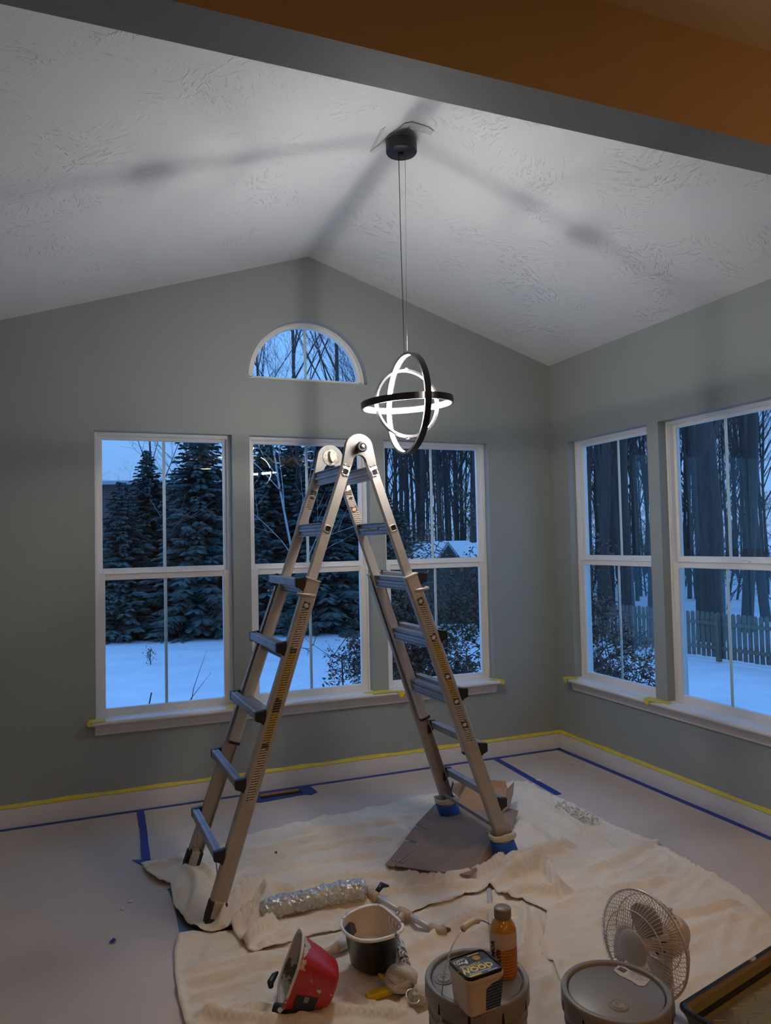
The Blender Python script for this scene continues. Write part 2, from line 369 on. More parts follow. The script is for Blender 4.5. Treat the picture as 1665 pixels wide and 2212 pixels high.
t = thing('added_uplight', 'unseen uplighter added to throw warm light on the kitchen ceiling and header', 'lamp', (-.55,-5.0,0))  # made-up uplighter out of view, added to brighten kitchen ceiling and header
MB().lathe([(.0005,0),(.13,0),(.13,.02),(.015,.03),(.0005,.03)], 28).build('base', M['black'], t)
MB().tube([(0,0,.02),(0,0,1.62)], .012, 12).build('pole', M['black'], t)
MB().lathe([(.012,1.60),(.06,1.62),(.13,1.68),(.16,1.74),(.155,1.74),(.12,1.69),(.05,1.64),(.012,1.63)], 32, close=True).build('bowl', M['black'], t)
MB().lathe([(.0005,1.675),(.105,1.675)], 28).build('lens', mat('added_uplight_lens', (.9,.9,.9), .5, emit=((1,.56,.24), KITCHEN*12)), t)
# ---------------------------------------------------------------- baseboards
ZB = .1124
def baseboard(name, p, q, nrm):
    p = Vector(p); q = Vector(q); L = (q-p).length
    prof = [(0,0),(.014,0),(.014,ZB-.012),(.010,ZB-.004),(.004,ZB),(0,ZB)]
    b = MB(); mt = frame_m(p, nrm, (0,0,1), None)
    d = (q-p).normalized()
    b.loft([[p+Vector(nrm)*a+Vector((0,0,c)) for a, c in prof], [q+Vector(nrm)*a+Vector((0,0,c)) for a, c in prof]])
    return struct(b.build(name, M['trim']))
baseboard('baseboard_back', (XL,0,0), (XR,0,0), (0,-1,0))
baseboard('baseboard_right', (XR,0,0), (XR,YF,0), (-1,0,0))
baseboard('baseboard_left', (XL,0,0), (XL,YF,0), (1,0,0))

# ---------------------------------------------------------------- windows
def bar(b, lo, hi, bevel=0): b.box(lo, hi)
def double_hung(name, to, w_, lbl):
    root = thing(name, lbl, None, kind='structure')
    T = lambda lo, hi: (Vector(to(*lo)), Vector(to(*hi)))
    def bx(b, lo, hi):
        a, c = T(lo, hi); b.box(tuple(min(a[i],c[i]) for i in range(3)), tuple(max(a[i],c[i]) for i in range(3)))
    zt, zs = ZT, ZS
    def ring(nm, u0,u1,v0,v1,su,sb,st_,d0,d1):
        b = MB(); bx(b,(u0,d0,v0),(u0+su,d1,v1)); bx(b,(u1-su,d0,v0),(u1,d1,v1)); bx(b,(u0+su,d0,v0),(u1-su,d1,v0+sb)); bx(b,(u0+su,d0,v1-st_),(u1-su,d1,v1))
        return b.build(nm, M['white'], root, bevel=.0025)
    ring('window_frame', 0, w_, zs-.025, zt, .016, .030, .014, .055, .145)
    b = MB(); bx(b,(.016,.062,zs+.004),(.022,.14,zt-.014)); bx(b,(w_-.022,.062,zs+.004),(w_-.016,.14,zt-.014)); bx(b,(.016,.062,zt-.02),(w_-.016,.14,zt-.014)); b.build('stop', M['white'], root, bevel=.001)
    up = ring('upper_sash', .020, w_-.020, 1.342, zt-.014, .023, .029, .026, .093, .118)
    lo = ring('lower_sash', .018, w_-.018, zs+.004, 1.342, .037, .037, .037, .062, .090)
    for nm, u0, u1, v0, v1, d in (('upper', .043, w_-.043, 1.371, 2.124, .105), ('lower', .055, w_-.055, .572, 1.305, .076)):
        sash = up if nm == 'upper' else lo
        b = MB(); b.add([to(u0-.003,d,v0-.003),to(u1+.003,d,v0-.003),to(u1+.003,d,v1+.003),to(u0-.003,d,v1+.003)],[(0,1,2,3)])
        g = b.build('glass_pane', M['glass'], sash, recalc=False)
        b = MB(); bx(b,((u0+u1)/2-.009,d+.003,v0),((u0+u1)/2+.009,d+.009,v1)); b.build('muntin', M['white'], sash, bevel=.002)
    b = MB(); bx(b,(w_*.62,.066,1.342),(w_*.62+.055,.088,1.350)); bx(b,(w_*.62+.004,.070,1.350),(w_*.62+.03,.080,1.357)); b.build('lock', M['white'], lo, bevel=.002)
    b = MB(); bx(b,(.06,.054,1.338),(w_-.06,.063,1.345)); b.build('lift_rail', M['white'], lo, bevel=.002)
    return root
wl = ['white double hung window with snow and spruces behind, leftmost in the long wall', 'white double hung window behind the ladder top, under the arched window', 'white double hung window below the hanging ring lamp, nearest the corner']
for i, x in enumerate(WX): double_hung('window_%d' % (i+1), (lambda x: (lambda u,d,v: (x+u, d, v)))(x), WW, wl[i])
wl2 = ['white double hung window in the right wall beside the corner', 'white double hung window in the right wall looking onto the picket fence']
for i, y in enumerate(WYR): double_hung('window_%d' % (i+4), (lambda y: (lambda u,d,v: (d, y-u, v)))(y), WW2, wl2[i])
# arched window
aw = thing('window_6', 'white half-round window under the peak of the ceiling', None, kind='structure')
cx = WX[1]+WW/2; N = 40
def arc_ring(ro, rio, zo, zi, ri, rii, d0, d1, nm):
    b = MB(); O = [(cx+ro*math.cos(PI*i/N), zo+rio*math.sin(PI*i/N)) for i in range(N+1)]
    I = [(cx+ri*math.cos(PI*i/N), zi+rii*math.sin(PI*i/N)) for i in range(N+1)]
    n = N+1
    vs = [(p[0],d0,p[1]) for p in O]+[(p[0],d0,p[1]) for p in I]+[(p[0],d1,p[1]) for p in O]+[(p[0],d1,p[1]) for p in I]
    fs = []
    for i in range(N):
        fs += [(i,i+1,n+i+1,n+i),(2*n+i,3*n+i,3*n+i+1,2*n+i+1),(n+i,n+i+1,3*n+i+1,3*n+i),(i,2*n+i,2*n+i+1,i+1)]
    b.add(vs, fs); b.box((cx-ro,d0,zo),(cx+ro,d1,zi)); return b.build(nm, M['white'], aw, bevel=.002)
arc_ring(.3905,.3905,AZ+.001,AZ+.018,.372,.366,.055,.145,'window_frame')
s_ = arc_ring(.374,.368,AZ+.016,AZ+.030,.347,.332,.07,.11,'sash')
b = MB(); gp = [(cx+.348*math.cos(PI*i/N), .092, AZ+.029+.333*math.sin(PI*i/N)) for i in range(N+1)]; b.add(gp, [tuple(range(N+1))]); b.build('glass_pane', M['glass'], s_, recalc=False)
MB().box((cx-.009,.095,AZ+.03),(cx+.009,.101,AZ+.361)).build('muntin', M['white'], s_, bevel=.002)

# stools and aprons
def stool(name, p, q, nrm, lbl):
    p = Vector(p); q = Vector(q); n = Vector(nrm); d = (q-p).normalized()
    root = tag(thing(name), lbl, kind='structure'); b = MB()
    pf = [(-.055,ZS-.026),(.070,ZS-.026),(.078,ZS-.019),(.080,ZS-.013),(.078,ZS-.006),(.072,ZS),(-.055,ZS)]
    def lf(pf, a, c, mt, nm):
        b = MB(); b.loft([[a+n*u+Vector((0,0,v)) for u, v in pf],[c+n*u+Vector((0,0,v)) for u, v in pf]]); return b.build(nm, mt, root)
    lf([(0,ZS-.026),(.080,ZS-.026)][:0]+[(.001,ZS-.026),(.070,ZS-.026),(.078,ZS-.019),(.080,ZS-.013),(.078,ZS-.006),(.072,ZS),(.001,ZS)], p-d*.03, q+d*.03, M['trim'], 'stool')
    lf([(.001,ZS-.088),(.014,ZS-.088),(.018,ZS-.082),(.018,ZS-.076),(.022,ZS-.070),(.028,ZS-.058),(.031,ZS-.040),(.044,ZS-.034),(.046,ZS-.026),(.001,ZS-.026)], p-d*.004, q+d*.004, M['trim'], 'apron')
    return root
stool('trim_1', (WX[0],0,0), (WX[2]+WW,0,0), (0,-1,0), 'white window stool and moulded apron under the three windows')
stool('trim_2', (0,WYR[0],0), (0,-3.0,0), (-1,0,0), 'white window stool and moulded apron along the right wall')
b = MB()
for x in WX: b.box((x+.0005,0.0,ZS-.026),(x+WW-.0005,.058,ZS))
struct(b.build('trim_3', M['trim']))
b = MB()
for y in WYR: b.box((0.0,y-WW2+.0005,ZS-.026),(.058,y-.0005,ZS))
struct(b.build('trim_4', M['trim']))

# ---------------------------------------------------------------- tapes
def jag(poly, amp=.004, n=3):
    o = []
    for i, p in enumerate(poly):
        q = poly[(i+1)%len(poly)]
        for k in range(n):
            t = k/n; o.append((p[0]+(q[0]-p[0])*t+random.uniform(-amp,amp)*(k>0), p[1]+(q[1]-p[1])*t+random.uniform(-amp,amp)*(k>0)))
    return o
def flat(name, poly, z, m, lbl, cat, th=.0008, group=None, parent=None):
    b = MB(); b.prism(poly, th, Matrix.Translation((0,0,z))); o = b.build(name, m, parent)
    return tag(o, lbl, cat, group) if not parent else o
Y_ = M['yellow_tape']; T_ = 'masking tape'
def wall_tape(name, p, q, nrm, lbl):
    # strip along the top of the baseboard, edges uneven, a little proud of the wall
    p = Vector(p); q = Vector(q); L = (q-p).length; d = (q-p)/L; n = Vector(nrm); b = MB(); k = int(L/.06)
    a = []; c = []
    for i in range(k+1):
        t = p+d*(L*i/k); h = .015+.008*noise.noise((i*.4,p.x,p.y)); o_ = .008+.004*noise.noise((i*.7,3,1))
        a.append(t+n*(.0155)+Vector((0,0,ZB-.003))); c.append((t+n*(.0085)+Vector((0,0,ZB+.003)), t+n*.0012+Vector((0,0,ZB+h))))
    for i in range(k):
        b.add([a[i],a[i+1],c[i+1][0],c[i][0]],[(0,1,2,3)]); b.add([c[i][0],c[i+1][0],c[i+1][1],c[i][1]],[(0,1,2,3)])
    return tag(b.build(name, Y_, solid=.0006), lbl, T_)
wall_tape('yellow_tape_strip', (XL,0,0), (XR,0,0), (0,-1,0), 'yellow masking tape along the baseboard top under the three windows')
wall_tape('yellow_tape_strip', (XR,0,0), (XR,YF,0), (-1,0,0), 'yellow masking tape along the baseboard top of the right wall')
def stool_tape(poly, lbl, hang, axis):
    o = flat('yellow_tape_patch', jag(poly,.003,3), ZS+.0006, Y_, lbl, T_)
    b = MB()
    for (x,y,wd,ln) in hang:
        if axis == 'y': b.add([(x,y,ZS+.001),(x+wd,y,ZS+.001),(x+wd*.9,y-.003,ZS-.013),(x+wd*.7,y+.001,ZS-ln*.8),(x+wd*.5,y+.004,ZS-ln),(x+wd*.2,y+.0,ZS-.018)],[(0,1,2,3,4,5)])
        else: b.add([(x,y,ZS+.001),(x,y-wd,ZS+.001),(x-.003,y-wd*.9,ZS-.013),(x+.001,y-wd*.7,ZS-ln*.8),(x+.004,y-wd*.5,ZS-ln),(x,y-wd*.2,ZS-.018)],[(0,1,2,3,4,5)])
    if hang: b.build('hanging_end', Y_, o, solid=.0006)
P1, P2 = WX[0]+WW, WX[1]; P3, P4 = WX[1]+WW, WX[2]
stool_tape([(WX[0]-.045,-.083),(WX[0]+.05,-.078),(WX[0]+.055,-.002),(WX[0]-.04,-.002)], 'yellow tape patch on the left end of the long window stool', [(WX[0]-.05,-.084,.035,.022)], 'y')
stool_tape([(P1-.07,-.06),(P1-.01,-.083),(P2+.02,-.083),(P2+.03,-.002),(P1-.06,-.002)], 'yellow tape patch at the foot of the pier between the first two windows', [(P1-.02,-.084,.05,.03)], 'y')
stool_tape([(P3-.09,-.03),(P3-.03,-.082),(P4+.08,-.083),(P4+.07,-.045),(P4,-.03),(P4,-.002),(P3-.05,-.002)], 'yellow tape patch at the pier right of the ladder top, end hanging', [(P4+.02,-.084,.06,.045)], 'y')
stool_tape([(WX[2]+WW-.06,-.02),(WX[2]+WW-.0,-.075),(WX[2]+WW+.035,-.083),(WX[2]+WW+.03,-.002),(WX[2]+WW-.05,-.002)], 'yellow tape patch on the right end of the long window stool', [(WX[2]+WW+.0,-.084,.035,.03)], 'y')
stool_tape([(-.083,WYR[0]+.035),(-.085,WYR[0]-.04),(-.05,WYR[0]-.08),(-.002,WYR[0]-.05),(-.002,WYR[0]+.03)], 'yellow tape patch on the stool end of the right wall by the corner', [(-.084,WYR[0]+.03,.06,.035)], 'x')
yp = WYR[0]-WW2
stool_tape([(-.083,yp+.02),(-.085,yp-.06),(-.06,yp-.17),(-.002,yp-.14),(-.002,yp+.06)], 'yellow tape patch at the pier between the two right wall windows', [(-.085,yp+.01,.05,.03)], 'x')

PB = M['paper']
def sheet(name, poly, z, lbl): return flat(name, poly, z, PB, lbl, 'floor paper', .0012)
sheet('floor_paper', [(XL+.01,-.02),(-2.83,-.02),(-2.842,-.75),(-2.797,-1.238),(-2.805,-1.554),(-2.83,-3.1),(XL+.01,-3.1)], 0.0, 'brown floor paper down the left side by the left wall')
sheet('floor_paper', [(-2.848,-.02),(-.55,-.02),(-.59,-1.12),(-2.86,-1.10),(-2.86,-.75)], .0014, 'brown floor paper below the three windows, floor vent cut out')
sheet('floor_paper', [(-.60,-.02),(-.012,-.02),(-.012,-3.1),(-.6,-3.1),(-.64,-.8)], .0002, 'brown floor paper along the right wall')
sheet('floor_paper', [(-2.5,-1.05),(-.56,-1.05),(-.56,-3.1),(-2.5,-3.1)], .0016, 'brown floor paper under the middle of the drop cloths')
BT = M['blue_tape']
def btape(poly, lbl, z=.0028): return flat('blue_tape_strip', jag(poly,.0015,8), z, BT, lbl, T_)
btape([(XL+.02,-.015),(-.016,-.015),(-.016,-.048),(-1.2,-.050),(-2.4,-.046),(XL+.02,-.044)], 'dark blue tape line along the floor under the three windows')
btape([(-.016,-.02),(-.016,-3.0),(-.054,-3.0),(-.050,-1.5),(-.055,-.02)], 'dark blue tape line along the floor at the right wall')
btape([(-2.872,-.03),(-2.832,-.03),(-2.84,-.40),(-2.852,-.76),(-2.892,-.745),(-2.877,-.38)], 'blue tape strip running from the left baseboard to the drop cloth', .0042)
btape([(-2.935,-.725),(-2.90,-.735),(-2.86,-.785),(-2.895,-.80)], 'short torn blue tape piece at the drop cloth tip', .0048)
btape([(-.575,-.03),(-.53,-.03),(-.567,-.822),(-.613,-.826)], 'blue tape strip running from the back baseboard toward the right', .0042)
# floor vent with tape collar
v_ = thing('floor_vent', 'open floor vent slot with a wooden edge inside a blue tape collar', 'vent', (0,0,0))
bb = MB(); zc = .0036
VX0, VX1, VY0, VY1 = -2.185, -1.935, -.150, -.062
for q in ([(-2.235,-.030),(-1.862,-.022),(VX1+.0,VY1),(VX0,VY1)], [(-1.862,-.022),(-1.85,-.175),(-1.90,-.205),(-1.93,-.18),(VX1,VY0),(VX1,VY1)], [(-1.93,-.18),(-2.20,-.205),(-2.24,-.188),(VX0,VY0),(VX1,VY0)], [(-2.235,-.03),(VX0,VY1),(VX0,VY0),(-2.24,-.188)]):
    bb.prism(q, .0012, Matrix.Translation((0,0,zc)))
bb.build('tape_collar', BT, v_)
MB().box((VX0,VY0,.0034),(VX1,VY1,.0038)).build('opening', M['bucket_slot'], v_)
MB().box((VX0+.004,VY1-.040,.0036),(VX1-.006,VY1-.004,.0075)).build('wood_edge', mat('raw_wood',(.36,.17,.07),.7), v_, bevel=.001)

# ---------------------------------------------------------------- pendant lamp
PXc, PYc = -1.800, -1.52
pl = thing('ring_pendant_lamp', 'black pendant lamp of three interlocked glowing rings hanging from the peak', 'lamp', (PXc,PYc,2.105))
M['led'] = mat('led_strip', (1,1,1), .5, emit=((1,.962,.925), PENDANT))
def ring_part(r, w_, th, mt):
    # band of radius r (outer), width w_, thickness th; light strip on the inner face
    b = MB(); n = 72
    prof = [(r,-w_/2),(r,w_/2),(r-th,w_/2),(r-th,w_*.32),(r-th*.7,w_*.32),(r-th*.7,-w_*.32),(r-th,-w_*.32),(r-th,-w_/2)]
    b.lathe(prof, n, mt, smooth=False, close=True); o = b.build('ring', M['black_metal'], pl)
    q = MB(); q.lathe([(r-th*.68,-w_*.31),(r-th*.92,-w_*.31),(r-th*.92,w_*.31),(r-th*.68,w_*.31)], n, mt, smooth=False, close=True); q.build('light_strip', M['led'], o)
    return o
rx = Matrix.Rotation(R(90),4,'Y'); ry = Matrix.Rotation(R(90),4,'X')
ring_part(.224, .029, .010, rx)                                         # plane x = const
ring_part(.152, .023, .010, ry)                                         # plane y = const
ring_part(.206, .029, .010, Matrix.Rotation(R(-3.5),4,'Y')@Matrix.Rotation(R(0),4,'X'))
for p_ in ((0,.204,0),(0,-.204,0),(.152,0,0),(-.152,0,0),(0,0,.152),(0,0,-.152)): MB().box((p_[0]-.007,p_[1]-.007,p_[2]-.007),(p_[0]+.007,p_[1]+.007,p_[2]+.007)).build('ring_pivot', M['black_metal'], pl, bevel=.002)
zc_ = 3.292-2.105
MB().lathe([(.0005,zc_),(.064,zc_),(.069,zc_-.003),(.070,zc_-.010),(.070,zc_-.044),(.067,zc_-.049),(.0005,zc_-.049)], 48).build('canopy', M['black'], pl)
MB().tube([(0,0,zc_-.049),(0,0,zc_-.062)], [.012,.007], 12).build('cord_grip', M['black'], pl)
MB().tube([(-.014,.0,zc_-.05),(-.013,.0,zc_*.6),(-.010,.001,zc_*.4),(-.004,.012,.232),(0,.03,.222)], .0017, 6).build('power_cord', M['black'], pl)
MB().tube([(.018,-.0,zc_-.05),(.010,0,.6),(.004,-.004,.223)], .0009, 6).build('suspension_wire', M['steel'], pl)
# unpainted patch around the canopy
b = MB()
sl = (ZR-ZW)/(-RIDGE)
def ce(x, y): return (x, y, ZR-abs(x-RIDGE)*sl-.0025)
for pts in ([(-1.905,-1.40),(-1.885,-1.38),(-1.799,-1.55),(-1.799,-1.635),(-1.83,-1.63)], [(-1.799,-1.635),(-1.799,-1.585),(-1.70,-1.62),(-1.70,-1.655),(-1.73,-1.66)]):
    b.add([ce(*p) for p in pts], [tuple(range(len(pts)))])
b.add([ce(*p) for p in [(-1.93,-1.60),(-1.905,-1.40),(-1.895,-1.41),(-1.915,-1.62)]], [(0,1,2,3)])
tag(b.build('plaster_patch', M['mud'], solid=.003), 'rough unpainted plaster patch on the ceiling around the lamp canopy', 'plaster patch')

# ---------------------------------------------------------------- articulated ladder
lad = thing('stepladder', 'tall aluminium folding ladder standing open as an A on the drop cloth', 'ladder', (-1.998,-1.205,0.006), (0,0,R(1.8)))
def rx_at(z): return .031+.345*(1.914-z)
def rail_frame(s, z, y):        # origin on the rail centre line, x = across the rail in the frame plane, y = world y, z = up along the rail
    up = Vector((-s*.345,0,1)).normalized()
    return Vector((s*rx_at(z), y, z)), up, Vector((up.z,0,-up.x))
def channel_mb(s, z0, z1, y0, y1, w_, dep, face, th=.003, box=False):
    # face=+1 web on the +y side. C channel open towards the ladder's middle, or a closed box
    o0, up, ac = rail_frame(s, z0, y0); o1, _, _ = rail_frame(s, z1, y1)
    h = w_/2; c_ = .006
    if box: pf = [(-h,0),(-h+c_,-dep/2),(h-c_,-dep/2),(h,0),(h,dep*.2),(h-c_,dep/2),(-h+c_,dep/2),(-h,dep*.2)]
    else:
        pf = [(-h,-dep/2),(-h,dep/2-c_),(-h+c_,dep/2),(h-c_,dep/2),(h,dep/2-c_),(h,-dep/2),(h-th,-dep/2),(h-th,dep/2-c_-.001),(h-c_-.001,dep/2-th),(-h+c_+.001,dep/2-th),(-h+th,dep/2-c_-.001),(-h+th,-dep/2)]
        pf = [(a, b_*face) for a, b_ in pf]
    yv = Vector((0,1,0))
    g = [[o+ac*a+yv*b_ for a, b_ in pf] for o in (o0, o1)]
    b = MB(); b.loft(g); return b
RUNG_IN = [1.800, 1.548, 1.290, 1.022, .752]
RUNG_OUT = [1.290, 1.022, .750, .490, .228]
YI = .196
def YO(z): return .215+(1.33-z)/1.33*.058
def rung_prof(b, s, z, ya, yb, off, w_, h_, mode):
    o, up, ac = rail_frame(s, z, 0); o = o+ac*off
    if mode == 'in':   # I like hollow step with two flanges and a groove, seen from the side
        pf = [(-w_/2,h_/2),(w_/2,h_/2),(w_/2,h_/2-.004),(w_*.17,h_/2-.007),(w_*.17,h_*.16),(w_*.30,h_*.10),(w_*.30,-h_*.10),(w_*.17,-h_*.16),(w_*.17,-h_/2+.007),(w_*.40,-h_/2+.003),(w_*.40,-h_/2),(-w_*.40,-h_/2),(-w_*.40,-h_/2+.003),(-w_*.17,-h_/2+.007),(-w_*.17,-h_*.16),(-w_*.30,-h_*.10),(-w_*.30,h_*.10),(-w_*.17,h_*.16),(-w_*.17,h_/2-.007),(-w_/2,h_/2-.004)]
    else:
        pf = [(-w_/2,h_/2-.003),(-w_/2+.003,h_/2),(-w_*.1,h_/2),(-w_*.08,h_/2-.002),(w_*.08,h_/2-.002),(w_*.1,h_/2),(w_/2-.003,h_/2),(w_/2,h_/2-.003),(w_/2,-h_/2+.004),(w_/2-.006,-h_/2),(-w_/2+.006,-h_/2),(-w_/2,-h_/2+.004)]
    X = Vector((1,0,0)); Z = Vector((0,0,1))
    b.loft([[o+X*a+Z*c+Vector((0,y,0)) for a, c in pf] for y in (ya, yb)])
for s in (-1, 1):
    for fy in (-1, 1):      # fy -1 = near side
        ir = channel_mb(s, .575 if fy>0 else .50, 1.852, fy*YI, fy*YI, .050, .026, 1, box=True).build('inner_rail', M['alu'], lad, bevel=.001)
        o, up, ac = rail_frame(s, .573 if fy>0 else .498, fy*YI)
        c = MB(); c.box((-.027,-.015,-.008),(.027,.015,.006), frame_m(o, ac, (0,1,0), up)); c.build('end_cap', M['black'], ir, bevel=.003)
        orl = channel_mb(s, .055, 1.332, fy*YO(.055), fy*YO(1.332), .066, .034, fy).build('outer_rail', M['alu_dark'] if True else 0, lad)
        # rubber foot
        o, up, ac = rail_frame(s, .0, fy*YO(.0))
        f_ = MB()
        h = .036; xb0 = Vector((s*rx_at(.075), fy*YO(.07), .075)); 
        f_.loft([[Vector((s*rx_at(zz), fy*YO(zz), zz))+ac*a*k_+Vector((0,c_,0))-(Vector((0,0,0))) for a, c_ in ((-h,-.021),(h,-.021),(h,.021),(-h,.021))] for zz, k_ in ((.0,.92),(.03,1.02),(.085,1.02))])
        fo = f_.build('rubber_foot', M['rubber'], orl, bevel=.005)
        if s < 0:
            w = MB(); zz = .052; p = Vector((s*rx_at(zz), fy*YO(zz), zz)); w.box((-.020,-.0225,-.03),(.020,.0225,.036), frame_m(p, ac, (0,1,0), up)); w.build('rail_end', M['alu_dark'], fo, bevel=.003)
        # inner rung ends: square flared sockets proud of the near inner rail
        for z in RUNG_IN[:2]:
            o, up, ac = rail_frame(s, z, fy*(YI+.0135))
            q = MB(); out_ = []; 
            mt = frame_m(o, ac, up, None)
            sq = lambda r_, dz: [mt @ Vector((r_*(abs(math.cos(a))**.55)*math.copysign(1,math.cos(a)), r_*(abs(math.sin(a))**.55)*math.copysign(1,math.sin(a)), dz)) for a in [2*PI*(k+.5)/20 for k in range(20)]]
            e_ = -fy if True else 1
            zdir = 1 if (mt.to_3x3() @ Vector((0,0,1))).y*fy > 0 else -1
            q.loft([sq(.0165,-.001*zdir), sq(.0160,.0028*zdir), sq(.0125,.0030*zdir), sq(.0115,-.0006*zdir)], caps=(False,False), smooth=True)
            q.build('rung_socket', M['alu'], ir)
            q = MB(); q.add(sq(.0120,.0004*zdir), [tuple(range(20))]); q.build('socket_hole', M['bucket_slot'], ir, recalc=False)
        # sleeve edge where the outer rail starts, and the lock pin
        o, up, ac = rail_frame(s, 1.332, fy*YO(1.332))
        q = MB(); q.box((-.0345,-.0185,-.006),(.0345,.0185,.001), frame_m(o, ac, (0,1,0), up)); q.build('sleeve_rim', M['alu'], orl, bevel=.001)
        # locking pin handle
        o, up, ac = rail_frame(s, 1.262, fy*(YO(1.262)+.017)); yv = Vector((0,fy,0)); outv = Vector((s,0,0))
        if fy < 0:
            MB().tube([o+outv*.05-yv*.01+up*.012, o+outv*.052+yv*.012+up*.010, o+outv*.03+yv*.022+up*.006, o-outv*.018+yv*.024], [.007,.0085,.009,.008], 10).build('lock_pin', M['knob_pin'], orl)
        else:
            MB().tube([o+outv*.05-yv*.01, o+outv*.052+yv*.010, o-outv*.0+yv*.014], .006, 8).build('lock_pin', M['steel'], orl)
        # rivets of the hinge plates
        for (a, c_) in ((-.012,-.020),(.010,-.018),(-.016,-.038),(-.014,-.058),(.000,-.068),(.015,-.066)):
            o, up, ac = rail_frame(s, 1.848, fy*(YI+.0142)); p = o+ac*a*(-s)+up*c_
            MB().lathe([(.0050,-.001),(.0048,.0016),(.0026,.0034),(.0002,.004)], 8, frame_m(p+Vector((0,fy*.0006,0)), (1,0,0), (0,0,-fy), (0,fy,0))).build('rivet', M['rivet'] if fy<0 else M['steel'], ir)
    for z in RUNG_IN:
        b = MB(); rung_prof(b, s, z, -YI+.012, YI-.012, 0, .046, .058, 'in'); b.build('inner_rung', M['alu_rung'], lad)
    for z in RUNG_OUT:
        yo = YO(z)+.002; off = s*.056
        b = MB(); rung_prof(b, s, z+.012, -yo, yo, off, .034, .036, 'out'); rg = b.build('outer_rung', M['alu_rung'], lad)
        o, up, ac = rail_frame(s, z+.012, 0)
        for fy in (-1,1):
            k_ = MB(); o2 = o+ac*off+Vector((0,fy*(yo+.001),0))
            # black cast bracket: a wedge from the rail face to the rung end
            sx = -s
            pf = [(s*.018,.019),(s*.018,-.019),(-s*.004,-.028),(-s*.026,-.050),(-s*.028,.026),(-s*.012,.022)]
            k_.loft([[o2+Vector((a,fy*dy,c_)) for a, c_ in pf] for dy in (-.012,.012)])
            k_.build('rung_bracket', M['black'], rg, bevel=.003)
        # inner edge plate seen on top between rung and rail
    # brace bars below the lowest rung
    zb = .170
    b = MB(); o, up, ac = rail_frame(s, zb, 0); of = -s*.030
    b.box((-.002,-YO(zb)+.004,-.011),(.002,YO(zb)-.004,.011), frame_m(o+ac*of, ac, (0,1,0), up)); b.build('brace_bar', M['alu_rung'], lad)
    for fy in (-1,1):
        a1 = Vector((s*(rx_at(.22)+.045), fy*(YO(.22)-.05), .215)); a2 = Vector((s*rx_at(.10), fy*(YO(.1)-.014), .115))
        b = MB(); d_ = (a2-a1).normalized(); L = (a2-a1).length; b.box((0,-.007,-.0012),(L,.007,.0012), frame_m(a1, d_, Vector((1,0,0)).cross(d_), None)); b.build('diagonal_brace', M['alu_rung'], lad)
# hinges
for fy in (-1,1):
    yc = fy*(YI)
    N = 16; zc = 1.906; R1 = .066
    pts = []
    d = Vector((.345,0,-1)).normalized(); nr = Vector((1,0,.345)).normalized()
    for k in range(N+1):
        a = math.atan2(.345,1)+(PI-2*math.atan2(.345,1))*k/N; pts.append((R1*math.cos(a), zc+R1*math.sin(a)))
    # left arm outer edge down, across, notch, right arm
    zl = 1.838; e0 = rx_at(zl); ot = .0262*1.06
    arm = [(-(rx_at(1.84)+.0262), 1.842-.010), (-(rx_at(1.84)-.0262+.001), 1.842+.008)]
    notch = [(.034*math.cos(a), 1.838+.040*math.sin(a)) for a in [PI-PI*k/10 for k in range(11)]]
    low = [(-(rx_at(1.80)-.027), 1.80-.01), ]
    poly = pts + [(-(rx_at(1.845)+.027), 1.845-.012), (-(rx_at(1.80)-.020),1.818)] + notch + [((rx_at(1.80)-.020),1.818), ((rx_at(1.845)+.027), 1.845-.012)]
    tri = geometry.tessellate_polygon([[Vector((p[0],p[1],0)) for p in poly]])
    b = MB(); n = len(poly)
    b.add([(p[0],yc-.0135,p[1]) for p in poly]+[(p[0],yc+.0135,p[1]) for p in poly], list(tri)+[tuple(i+n for i in t)[::-1] for t in tri]+[(i,(i+1)%n,(i+1)%n+n,i+n) for i in range(n)])
    hg = b.build('hinge_plate', M['hinge'], lad, bevel=.001)
    mt = frame_m((0, yc+fy*.0135, zc+.004), (1,0,0), (0,0,-fy), (0,fy,0))
    if fy < 0:
        MB().lathe([(.0005,.0),(.020,0),(.021,.004),(.021,.016),(.024,.018),(.025,.030),(.022,.036),(.014,.037),(.013,.033),(.008,.032),(.008,.037),(.0005,.038)], 24, mt).build('hinge_knob', M['black_metal'], hg)
        MB().lathe([(.0005,.037),(.009,.037),(.010,.040),(.0005,.041)], 16, mt).build('hinge_bolt', M['steel'], hg)
        MB().lathe([(.0004,.0),(.003,0),(.003,.002),(.0004,.0022)], 8, mt @ Matrix.Translation((0,-.034 if False else .03,0))).build('rivet', M['rivet'], hg)
    else:
        mi_ = frame_m((0, yc-fy*.0135, zc+.004), (1,0,0), (0,0,fy), (0,-fy,0))
        MB().lathe([(.0005,.005),(.036,.005),(.040,.003),(.042,0)], 30, mi_).build('hinge_disc', mat('worn_disc',(.42,.40,.36),.6,.4,blotch=(50,.52,(.25,.2,.14))), hg)
        b = MB(); b.loft([[mi_ @ (Matrix.Rotation(R(12),4,'Z') @ Vector((.011*sc*math.cos(a), .030*sc*math.sin(a), zz))) for a in [2*PI*k/16 for k in range(16)]] for zz, sc in ((.004,1),(.020,1),(.026,.8))], smooth=False)
        b.build('hinge_handle', mat('worn_handle',(.30,.27,.2),.5,.5), hg, bevel=.001)

